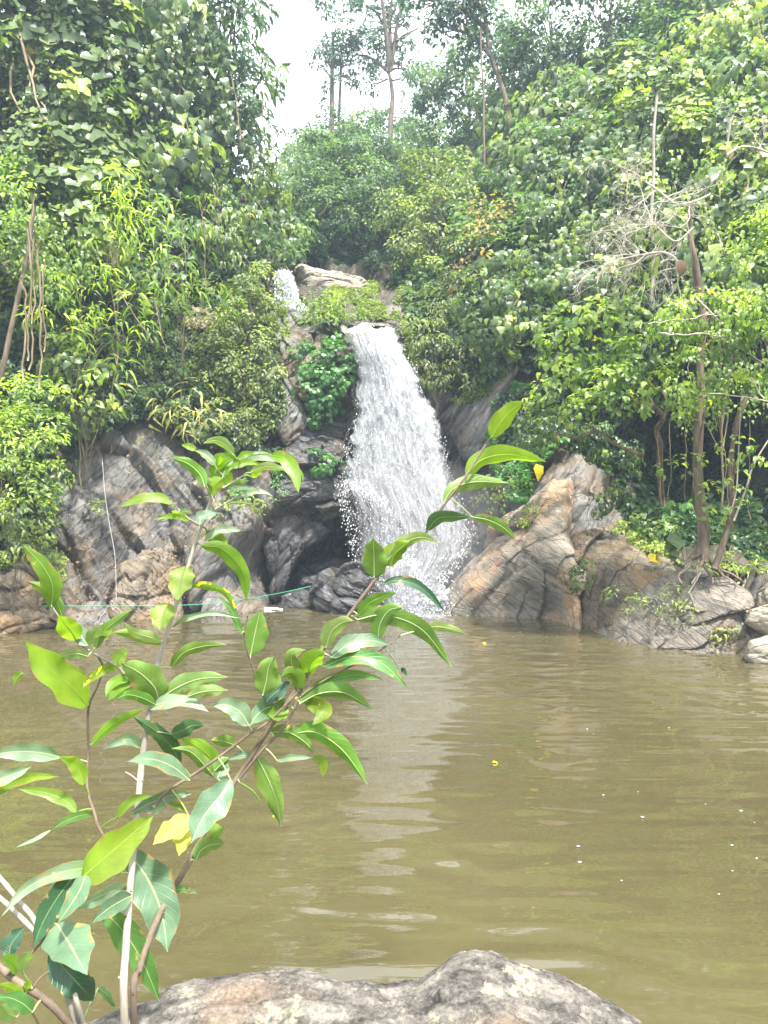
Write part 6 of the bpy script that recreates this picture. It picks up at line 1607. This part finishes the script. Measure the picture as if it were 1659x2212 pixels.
# crop, points from stalk to tip, width in that crop's pixels, kind, optional label
FL = [
 ('A', [(525, 1268), (680, 1130), (830, 1000), (1003, 845)], 255, 'Y', "broadest yellow-green leaf seen from below, low in the shrub"),
 ('A', [(830, 1065), (980, 1290), (1060, 1500), (1095, 1740)], 270, 'T', "largest dark glossy leaf with puckered side veins"),
 ('A', [(662, 1460), (800, 1600), (930, 1800), (1040, 2060)], 175, 'G', None),
 ('A', [(372, 1560), (450, 1680), (510, 1790), (572, 1890)], 270, 'T', None),
 ('A', [(330, 1740), (430, 1860), (520, 1960), (610, 2060)], 190, 'D', None),
 ('A', [(480, 1250), (380, 1380), (290, 1530), (212, 1720)], 150, 'D', "dark folded leaf"),
 ('A', [(560, 1240), (520, 1340), (450, 1450), (380, 1550)], 120, 'T', None),
 ('A', [(790, 1232), (640, 1192), (420, 1215), (180, 1320), (0, 1520)], 95, 'P', None),
 ('A', [(825, 1320), (720, 1350), (600, 1400), (498, 1460)], 100, 'P', None),
 ('A', [(1120, 1345), (1200, 1330), (1290, 1360)], 48, 'G', None),
 ('A', [(860, 1375), (770, 1420), (680, 1480), (590, 1560)], 110, 'T', None),
 ('A', [(1245, 860), (1170, 930), (1080, 990), (1000, 1040)], 140, 'L', "yellowed leaf"),
 ('A', [(1235, 930), (1190, 1010), (1180, 1060), (1170, 1115)], 110, 'L', "yellowed leaf with a brown tip"),
 ('A', [(1510, 610), (1440, 720), (1330, 860), (1250, 1030)], 190, 'T', None),
 ('A', [(1242, 620), (1130, 530), (990, 480), (832, 496)], 105, 'T', None),
 ('A', [(1180, 520), (1120, 400), (1010, 290), (868, 200)], 105, 'D', None),
 ('A', [(1405, 600), (1330, 510), (1240, 430), (1120, 410)], 80, 'T', None),
 ('A', [(1400, 565), (1370, 470), (1290, 400), (1190, 340)], 140, 'Y', None),
 ('A', [(1120, 320), (1200, 290), (1260, 260), (1335, 262)], 105, 'D', None),
 ('A', [(945, 395), (850, 350), (760, 370), (675, 415)], 75, 'P', None),
 ('A', [(600, 388), (680, 300), (790, 220), (960, 145)], 70, 'Y', None),
 ('A', [(960, 145), (1100, 105), (1240, 110), (1368, 172)], 90, 'P', None),
 ('A', [(545, 650), (520, 560), (470, 500), (385, 468)], 100, 'Y', None),
 ('A', [(400, 470), (280, 440), (120, 430), (-60, 450)], 115, 'P', None),
 ('A', [(-100, 750), (50, 650), (200, 600), (395, 592)], 75, 'Y', None),
 ('A', [(-120, 640), (0, 610), (110, 570), (205, 528)], 100, 'P', None),
 ('A', [(500, 832), (440, 760), (300, 700), (110, 675)], 80, 'Y', None),
 ('A', [(612, 838), (520, 850), (420, 890), (330, 945)], 55, 'G', None),
 ('A', [(330, 945), (240, 1000), (170, 1030), (105, 1058)], 25, 'P', None),
 ('A', [(850, 838), (980, 770), (1110, 720), (1258, 705)], 85, 'T', None),
 ('A', [(768, 862), (820, 790), (900, 740), (1000, 722)], 60, 'O', None),
 ('A', [(1280, 1148), (1310, 1080), (1380, 1040), (1472, 1035)], 105, 'T', None),
 ('A', [(1400, 900), (1400, 950), (1390, 1010)], 100, 'O', None),
 ('A', [(60, 1770), (70, 1700), (110, 1640), (160, 1580)], 120, 'D', None),
 ('A', [(110, 1880), (90, 1830), (50, 1800), (0, 1790)], 80, 'O', None),
 ('A', [(150, 2050), (110, 2000), (60, 1970), (-20, 1955)], 60, 'Y', None),
 ('A', [(215, 2140), (150, 2080), (60, 2040), (-40, 2040)], 100, 'G', None),
 ('A', [(110, 2170), (60, 2150), (0, 2120), (-40, 2110)], 90, 'P', None),
 ('A', [(165, 1990), (180, 1960), (200, 1930)], 50, 'Y', None),
 ('A', [(1400, 560), (1440, 520), (1500, 470)], 80, 'T', None),
 ('A', [(1220, 822), (1160, 780), (1080, 762)], 40, 'O', None),
 ('A', [(1090, 790), (1030, 810), (960, 835)], 45, 'P', None),
 ('A', [(1020, 125), (930, 80), (830, 60), (740, 95)], 75, 'G', None),
 ('A', [(850, -20), (790, 10), (740, 60), (705, 105)], 65, 'O', None),
 ('A', [(640, 1975), (700, 2030), (755, 2100)], 55, 'D', None),
 ('A', [(150, 1880), (160, 1800), (190, 1740)], 90, 'P', None),
 ('B', [(372, 1460), (380, 1300), (300, 1150), (158, 1000)], 140, 'G', None),
 ('B', [(455, 1560), (420, 1440), (330, 1330), (200, 1268)], 95, 'T', None),
 ('B', [(552, 1700), (520, 1640), (470, 1580), (430, 1515)], 150, 'Y', None),
 ('B', [(640, 1740), (600, 1680), (590, 1640), (590, 1580)], 105, 'T', None),
 ('B', [(690, 1730), (680, 1680), (700, 1640), (730, 1595)], 110, 'P', None),
 ('B', [(690, 1760), (740, 1650), (840, 1560), (970, 1466)], 85, 'T', None),
 ('B', [(715, 1710), (760, 1670), (808, 1618)], 65, 'P', None),
 ('B', [(640, 2175), (500, 2020), (330, 1880), (180, 1700)], 240, 'Y', "wavy yellow-green leaf with a torn pale tip, near the left edge"),
 ('B', [(170, 1935), (130, 1960), (98, 2020)], 55, 'G', None),
 ('B', [(642, 1815), (560, 1795), (470, 1810), (358, 1852)], 70, 'P', None),
 ('B', [(852, 1880), (860, 1830), (890, 1790), (920, 1760)], 110, 'P', None),
 ('B', [(1215, 1435), (1190, 1500), (1170, 1570), (1158, 1632)], 165, 'S', "leaf blotched with yellow behind the pale stem"),
 ('B', [(1165, 1725), (1060, 1680), (940, 1650), (808, 1642)], 90, 'O', None),
 ('B', [(1162, 1715), (1100, 1680), (980, 1640), (900, 1570)], 80, 'P', None),
 ('B', [(1350, 1160), (1320, 1240), (1300, 1330), (1290, 1410)], 175, 'O', None),
 ('B', [(1245, 710), (1150, 665), (1020, 670), (868, 732)], 75, 'Y', None),
 ('B', [(1375, 830), (1290, 800), (1200, 800), (1108, 826)], 42, 'Y', None),
 ('B', [(1300, 770), (1340, 765), (1383, 765)], 45, 'P', None),
 ('B', [(1300, 800), (1280, 780), (1260, 755)], 50, 'Y', None),
 ('B', [(1450, 860), (1460, 810), (1520, 780), (1580, 770)], 85, 'T', None),
 ('E', [(525, 680), (480, 560), (360, 450), (170, 378)], 125, 'G', None),
 ('E', [(625, 470), (560, 380), (480, 330), (432, 318)], 85, 'P', None),
 ('E', [(432, 318), (380, 280), (290, 258)], 70, 'Y', None),
 ('E', [(815, 360), (740, 270), (640, 215), (512, 245)], 95, 'P', "white-shining leaf at the very top of the pale stem"),
 ('E', [(845, 410), (760, 440), (680, 500), (580, 600)], 220, 'O', None),
 ('E', [(710, 575), (700, 500), (700, 430), (690, 350)], 95, 'Y', None),
 ('E', [(545, 690), (560, 650), (590, 620), (620, 760)][:3], 110, 'P', None),
 ('E', [(590, 620), (600, 700), (590, 755)], 110, 'P', None),
 ('E', [(700, 600), (640, 650), (600, 720), (600, 800)], 150, 'Y', None),
 ('E', [(1190, 365), (1330, 400), (1430, 560), (1470, 745)], 150, 'Y', "long bent yellow-green leaf drooping from the top of the pale stem"),
 ('E', [(1300, 400), (1440, 500), (1500, 570), (1515, 640)], 60, 'G', None),
 ('E', [(860, 400), (940, 350), (1030, 345)], 70, 'Y', None),
 ('E', [(870, 460), (980, 390), (1100, 370), (1240, 430)], 110, 'P', None),
 ('E', [(810, 500), (900, 450), (1000, 440), (1110, 460)], 75, 'Y', None),
 ('E', [(980, 540), (1080, 490), (1180, 480), (1350, 515)], 80, 'P', None),
 ('E', [(735, 660), (760, 610), (780, 570), (790, 530)], 75, 'Y', None),
 ('E', [(990, 580), (1030, 560), (1110, 520)], 60, 'Y', None),
 ('E', [(720, 700), (860, 680), (1000, 700), (1090, 740)], 60, 'T', None),
 ('E', [(830, 795), (960, 750), (1110, 730), (1215, 780)], 55, 'P', None),
 ('E', [(730, 865), (800, 840), (900, 840), (1000, 855)], 32, 'G', None),
 ('E', [(740, 690), (840, 640), (980, 620)], 35, 'G', None),
 ('E', [(530, 1230), (640, 1130), (770, 1110), (915, 1120)], 85, 'P', None),
 ('E', [(545, 1130), (620, 1190), (700, 1230), (740, 1300)], 150, 'O', None),
 ('E', [(500, 1278), (700, 1310), (900, 1530), (950, 1840)], 165, 'O', "long olive backlit leaf hanging right of the pale stem"),
 ('E', [(345, 1690), (500, 1670), (720, 1740), (860, 1950)], 80, 'S', None),
 ('E', [(200, 2090), (330, 2010), (600, 1950), (905, 2005)], 60, 'P', None),
 ('E', [(900, 2160), (850, 2050), (780, 1900), (655, 1775)], 75, 'G', None),
 ('B', [(1242, 1900), (1330, 1790), (1480, 1740), (1650, 1730)], 85, 'T', None),
 ('B', [(1150, 2130), (1120, 2040), (1020, 1940), (880, 1860)], 220, 'T', None),
 ('B', [(1150, 2135), (1270, 2050), (1440, 1980), (1659, 1965)], 140, 'P', None),
 ('B', [(1350, 2110), (1480, 2070), (1659, 2060)], 90, 'P', None),
 ('B', [(920, 1870), (800, 1890), (690, 1950), (580, 2050)], 75, 'S', None),
 ('B', [(945, 1965), (860, 1990), (800, 2040), (768, 2110)], 75, 'O', None),
 ('B', [(1110, 2150), (1010, 2100), (930, 2070), (828, 2080)], 90, 'G', None),
 ('B', [(1100, 2150), (1090, 2080), (1080, 2010)], 80, 'Y', None),
 ('C', [(855, 855), (855, 790), (853, 730), (850, 682)], 112, 'T', None),
 ('C', [(925, 810), (940, 760), (975, 725), (1012, 698)], 85, 'Y', None),
 ('C', [(905, 790), (980, 710), (1060, 680), (1142, 705)], 55, 'P', None),
 ('C', [(1085, 655), (1130, 600), (1190, 592), (1280, 592)], 55, 'D', None),
 ('C', [(1280, 592), (1350, 605), (1420, 640), (1472, 690)], 50, 'T', None),
 ('C', [(1155, 535), (1200, 470), (1290, 440), (1440, 445)], 70, 'T', None),
 ('C', [(1256, 415), (1320, 345), (1440, 320), (1605, 352)], 80, 'Y', "uppermost long yellow-green leaf of the right-hand branch"),
 ('C', [(1366, 245), (1400, 190), (1450, 130), (1510, 85)], 85, 'Y', "upright yellow-green leaf at the very tip of the right-hand branch"),
 ('C', [(895, 885), (960, 868), (1060, 900), (1165, 1008)], 42, 'D', None),
 ('C', [(785, 1022), (830, 970), (890, 940), (952, 920)], 52, 'G', None),
 ('C', [(780, 1040), (900, 1020), (1060, 1080), (1192, 1245)], 85, 'T', None),
 ('C', [(870, 1130), (880, 1060), (920, 1000), (980, 985)], 85, 'T', None),
 ('C', [(645, 1160), (670, 1090), (720, 1050), (765, 1045)], 75, 'P', None),
 ('C', [(1060, 1090), (1120, 1070), (1190, 1080), (1262, 1105)], 42, 'P', None),
 ('C', [(668, 1205), (740, 1150), (830, 1130), (925, 1150)], 75, 'T', None),
 ('C', [(635, 1245), (760, 1200), (890, 1230), (1002, 1342)], 75, 'G', None),
 ('C', [(545, 1385), (660, 1310), (780, 1280), (895, 1300)], 60, 'G', None),
 ('C', [(530, 1405), (620, 1360), (730, 1360), (850, 1432)], 75, 'T', None),
 ('C', [(565, 1292), (575, 1240), (600, 1200), (640, 1180)], 95, 'Y', None),
 ('C', [(520, 1345), (520, 1300), (490, 1270), (450, 1290)], 70, 'O', None),
 ('C', [(370, 1368), (385, 1310), (395, 1250), (420, 1200)], 115, 'T', None),
 ('C', [(545, 1280), (500, 1240), (500, 1190), (560, 1170)], 65, 'T', None),
 ('C', [(628, 1190), (630, 1165), (640, 1140)], 26, 'Y', None),
 ('C', [(316, 1200), (330, 1130), (345, 1060), (360, 1000)], 115, 'T', None),
 ('C', [(385, 1400), (410, 1370), (450, 1340), (490, 1310)], 80, 'D', None),
 ('C', [(480, 1415), (400, 1420), (350, 1450), (315, 1500)], 100, 'T', None),
 ('C', [(310, 1500), (270, 1440), (210, 1410), (150, 1415)], 85, 'P', None),
 ('C', [(478, 1420), (440, 1440), (420, 1450), (385, 1450)], 80, 'O', None),
 ('C', [(555, 1405), (610, 1410), (640, 1440), (585, 1500)], 75, 'O', None),
 ('C', [(490, 1538), (600, 1530), (720, 1610), (825, 1755)], 85, 'G', None),
 ('C', [(400, 1530), (480, 1530), (550, 1570), (598, 1625)], 65, 'T', None),
 ('C', [(430, 1652), (500, 1640), (590, 1640)], 30, 'P', None),
 ('C', [(590, 1640), (630, 1660), (635, 1725)], 45, 'O', None),
 ('C', [(345, 1640), (390, 1730), (430, 1830), (450, 1940)], 100, 'T', None),
 ('C', [(260, 1590), (200, 1570), (145, 1565)], 55, 'T', None),
 ('C', [(170, 1735), (190, 1690), (210, 1640)], 65, 'T', None),
 ('C', [(330, 1645), (290, 1630), (215, 1650)], 30, 'T', None),
 ('C', [(265, 1745), (330, 1790), (370, 1850), (390, 1990)][:3], 12, 'G', None),
 ('C', [(970, 1260), (985, 1262), (998, 1285)], 22, 'D', None),
]
if len(FL) > 146: print("too many leaves", len(FL))
STEMS = [  # (points in picture units, r at start, r at end in picture units, material)
 ([(268, 2185), (272, 2050), (280, 1930), (296, 1760), (306, 1650), (318, 1560), (330, 1480), (350, 1400), (395, 1262), (430, 1150), (465, 1062), (498, 1003), (530, 985), (560, 980)], 11, 3.0, 'pale_bark', 'main_stem'),
 ([(288, 2170), (302, 2090), (340, 1985), (383, 1907), (410, 1860), (439, 1801), (505, 1692), (570, 1592), (640, 1490), (700, 1400), (760, 1320), (805, 1260), (850, 1200), (915, 1155), (960, 1090), (1005, 1030), (1050, 960), (1062, 945)], 9.5, 2.2, 'bark', 'main_stem'),
 ([(513, 1686), (565, 1622), (617, 1567), (640, 1520), (662, 1463)], 4.5, 2.5, 'bark', 'branch'),
 ([(652, 1502), (700, 1470), (751, 1443), (810, 1412), (865, 1373)], 2.6, 1.6, 'bark', 'branch'),
 ([(330, 1745), (363, 1709), (429, 1666), (494, 1620), (540, 1585), (582, 1557), (647, 1492)], 4.5, 3.0, 'bark', 'branch'),
 ([(290, 1850), (245, 1835), (215, 1790), (205, 1760), (188, 1699), (191, 1613), (191, 1530), (211, 1481), (222, 1443), (210, 1415)], 4.5, 2.4, 'bark', 'branch'),
 ([(330, 1520), (303, 1491), (268, 1455), (253, 1440), (205, 1413), (164, 1384), (134, 1342), (112, 1310)], 4.2, 1.8, 'pale_bark', 'branch'),
 ([(575, 1512), (567, 1500), (545, 1440), (528, 1378), (535, 1330)], 3.2, 1.8, 'bark', 'branch'),
 ([(-30, 2065), (0, 2089), (43, 2125), (99, 2161), (150, 2215), (190, 2280)], 10, 9, 'bark', 'branch'),
 ([(17, 2108), (83, 2043), (125, 1990), (150, 1950), (175, 1901)], 3.4, 2.2, 'bark', 'branch'),
 ([(69, 2135), (90, 2110), (116, 2092)], 3.0, 2.2, 'bark', 'branch'),
 ([(182, 2013), (215, 1975), (244, 1935)], 2.6, 2.0, 'bark', 'branch'),
 ([(-20, 1882), (0, 1897), (40, 1945), (73, 1985), (90, 2030)], 6, 6.5, 'pale_bark', 'branch'),
 ([(-20, 1925), (0, 1940), (35, 1972), (75, 2012)], 6, 6, 'pale_bark', 'branch'),
 ([(80, 2000), (100, 2045), (122, 2092), (145, 2150), (165, 2215)], 7, 9, 'pale_bark', 'branch'),
 ([(120, 2030), (149, 2108), (165, 2160), (180, 2215)], 6, 7, 'pale_bark', 'branch'),
 ([(50, 2161), (68, 2185), (90, 2225)], 2.5, 2.5, 'bark', 'branch'),
 ([(439, 1139), (405, 1118), (378, 1093)], 2.6, 1.8, 'pale_bark', 'twig'),
 ([(462, 1083), (452, 1060), (443, 1045)], 2.0, 1.5, 'pale_bark', 'twig'),
 ([(484, 1030), (473, 1018), (463, 1005)], 2.0, 1.5, 'pale_bark', 'twig'),
 ([(465, 1100), (485, 1088), (508, 1075)], 1.9, 1.4, 'pale_bark', 'twig'),
 ([(485, 1053), (505, 1040), (525, 1028)], 1.9, 1.4, 'pale_bark', 'twig'),
 ([(298, 1687), (285, 1676), (270, 1667)], 2.4, 1.6, 'pale_bark', 'twig'),
]
def fg_Y(u, v):
    """the shrub leans towards the camera low on the left"""
    a = np.clip((v - 1650) / 500, 0, 1) * np.clip((520 - u) / 350, 0, 1)
    return 2.25 - 0.55 * a + 0.0004 * (u - 400)

def build_shrub():
    base = P3(270, 2185, 2.3)
    base[2] = 0.35
    root = empty("foreground_shrub", base, "large leafy shrub in the foreground left, its branches crossing in front of the waterfall", "shrub")
    R3 = []
    allp = []
    for k, (pts, r0, r1, mt, nm) in enumerate(STEMS):
        off = 0.0 if k < 2 else rng.normal(0, 0.02)
        w = [P3(u, v, fg_Y(u, v) + off) for u, v in pts]
        if k < 2:
            w = [w[0] + np.array([0.01, 0.05, -0.5])] + w
        q = spline(w, 8)
        rr = np.linspace(r0, r1, len(q)) * q[:, 1] / FPX * 0.8
        rr = rr * (1 + 0.10 * (np.abs(np.sin(np.arange(len(q)) * 0.7)) ** 12)) * (1 + 0.05 * vnoise(q * 30, 3))
        tb = Tubes(); tb.add(q, rr, 12)
        for _ in range(len(pts) if k < 9 else 0):       # leaf scars and stubs
            i = rng.integers(4, len(q) - 2); d = rand_dir(1)[0]; d[1] *= 0.5
            tb.add(np.array([q[i], q[i] + norm(d) * (rr[i] + 0.004)]), np.array([rr[i] * 0.5, rr[i] * 0.25]), 6)
        tb.build(nm, M[mt], q[0], root)
        allp.append(q)
    allp = np.concatenate(allp)
    for k, (crop, pts, wpx, kind, lab) in enumerate(FL):
        fn, sc = SC[crop]
        P2 = [fn(x, y) for x, y in pts]
        wu = wpx / sc
        u0, v0 = P2[0]
        Yb = fg_Y(u0, v0)
        lift = rng.normal(0, 0.035)
        n = len(P2)
        dy = rng.uniform(-0.10, 0.04)
        w = [P3(u, v, fg_Y(u, v) + lift + dy * (i / (n - 1))) for i, (u, v) in enumerate(P2)]
        q = spline(w, 7)
        # resample evenly
        d = np.r_[0, np.cumsum(np.linalg.norm(np.diff(q, axis=0), axis=1))]
        m = 25
        t = np.linspace(0, 1, m)
        q = np.stack([np.interp(t * d[-1], d, q[:, j]) for j in range(3)], -1)
        tan = norm(np.gradient(q, axis=0))
        tilt = rng.uniform(-0.55, 0.55)
        view = norm(q - np.array([0, 0, EYE]))
        side = norm(np.cross(tan, view))
        nrm_ = np.cross(side, tan)
        # the blade turns its upper face to the sky
        if nrm_[:, 2].mean() < 0: side = -side; nrm_ = -nrm_
        s2 = norm(side * math.cos(tilt) + nrm_ * math.sin(tilt))
        n2 = np.cross(s2, tan)
        if n2[:, 2].mean() < 0: n2 = -n2
        W = wu * Yb / FPX / math.cos(tilt) / 2 * 1.06
        obov = kind in 'TP' and rng.random() < 0.4
        pw = 0.92 if obov else 0.72
        prof = np.sin(math.pi * t ** pw) ** 0.78 * (0.93 + 0.07 * np.sin(t * 17 + k))
        prof = np.clip(prof, 0, 1); prof[0] = 0.06; prof[-1] = 0.0
        if wpx / sc > 12: prof[-3:-1] *= 0.75
        c = np.linspace(-1, 1, 13)
        fold = rng.uniform(0.05, 0.38); ph = rng.uniform(0, 6); wav = rng.uniform(0.05, 0.16)
        A = np.abs(c)[None]
        H = W * (fold * A ** 1.2 + wav * A ** 2 * np.sin(t[:, None] * rng.uniform(9, 16) + ph + np.sign(c)[None] * 0.8)) * np.sqrt(prof)[:, None]
        # quilting between side veins
        H = H - W * 0.035 * np.abs(np.sin((t[:, None] - A * 0.2) * 11 * math.pi)) * (1 - A) * A * 4
        pos = q[:, None] + s2[:, None] * (c[None, :, None] * (prof * W)[:, None, None]) + n2[:, None] * H[..., None]
        V = pos.reshape(-1, 3)
        idx = np.arange(m * 13).reshape(m, 13)
        f = np.stack([idx[:-1, :-1], idx[:-1, 1:], idx[1:, 1:], idx[1:, :-1]], -1).reshape(-1, 4)
        # orient the faces so that their front is the upper side
        fn_ = np.cross(V[f[:, 1]] - V[f[:, 0]], V[f[:, 3]] - V[f[:, 0]]).mean(0)
        if (fn_ * n2.mean(0)).sum() < 0: f = f[:, ::-1]
        uv = np.stack(np.broadcast_arrays((c[None] * 0.5 + 0.5), t[:, None]), -1).reshape(-1, 2)
        # stalk and midrib
        tb = Tubes()
        dd = np.linalg.norm(allp - q[0], axis=1); j = dd.argmin()
        rib_r = np.linspace(0.0019, 0.0005, m)
        if dd[j] < 0.11 and dd[j] > 0.004:
            mid = (allp[j] + q[0]) / 2 + np.array([0, 0, 0.004])
            ps = spline([allp[j], mid, q[0] + tan[0] * 0.002], 5)
            tb.add(ps, np.linspace(0.0024, 0.0019, len(ps)), 6)
        tb.add(q + n2 * (-0.0006), rib_r * max(0.5, min(1.3, W / 0.03)), 5)
        tV = np.concatenate(tb.V)
        base_n = len(V)
        tf4 = np.concatenate([x[0] for x in tb.F]) + base_n; tf3 = np.concatenate([x[1] for x in tb.F]) + base_n
        V = np.concatenate([V, tV]); uv = np.concatenate([uv, np.tile([[0.5, 0.5]], (len(tV), 1))])
        o = new_mesh("leaf", V, [f, tf4, tf3], FM[kind], loc=q[0], parent=root, uvs=uv)
        if lab: o["label"] = lab
    print("FG leaves", len(FL))
build_shrub()

# ================================================================ AIR
ellipsoid("mist", np.array([1.1, 15.7, 1.2]), (1.7, 0.9, 2.0), 0.11, None)
def haze():
    lo = np.array([-175, -60, -2.2]); hi = np.array([175, 215, 70.0])
    v = np.array([[x, y, z] for x in (lo[0], hi[0]) for y in (lo[1], hi[1]) for z in (lo[2], hi[2])], float)
    f = np.array([[0, 1, 3, 2], [4, 6, 7, 5], [0, 4, 5, 1], [2, 3, 7, 6], [0, 2, 6, 4], [1, 5, 7, 3]])
    m, n, out = mat_new("haze")
    vol = N(n, "ShaderNodeVolumePrincipled", i_Density=HAZE)
    vol.inputs["Color"].default_value = (0.66, 0.82, 1.0, 1)
    n.links.new(vol.outputs[0], out.inputs["Volume"])
    o = new_mesh("haze", v, [f], m, loc=(0, 60, 0), smooth=False)
    tag(o, kind='stuff')
HAZE = 0.0025
haze()
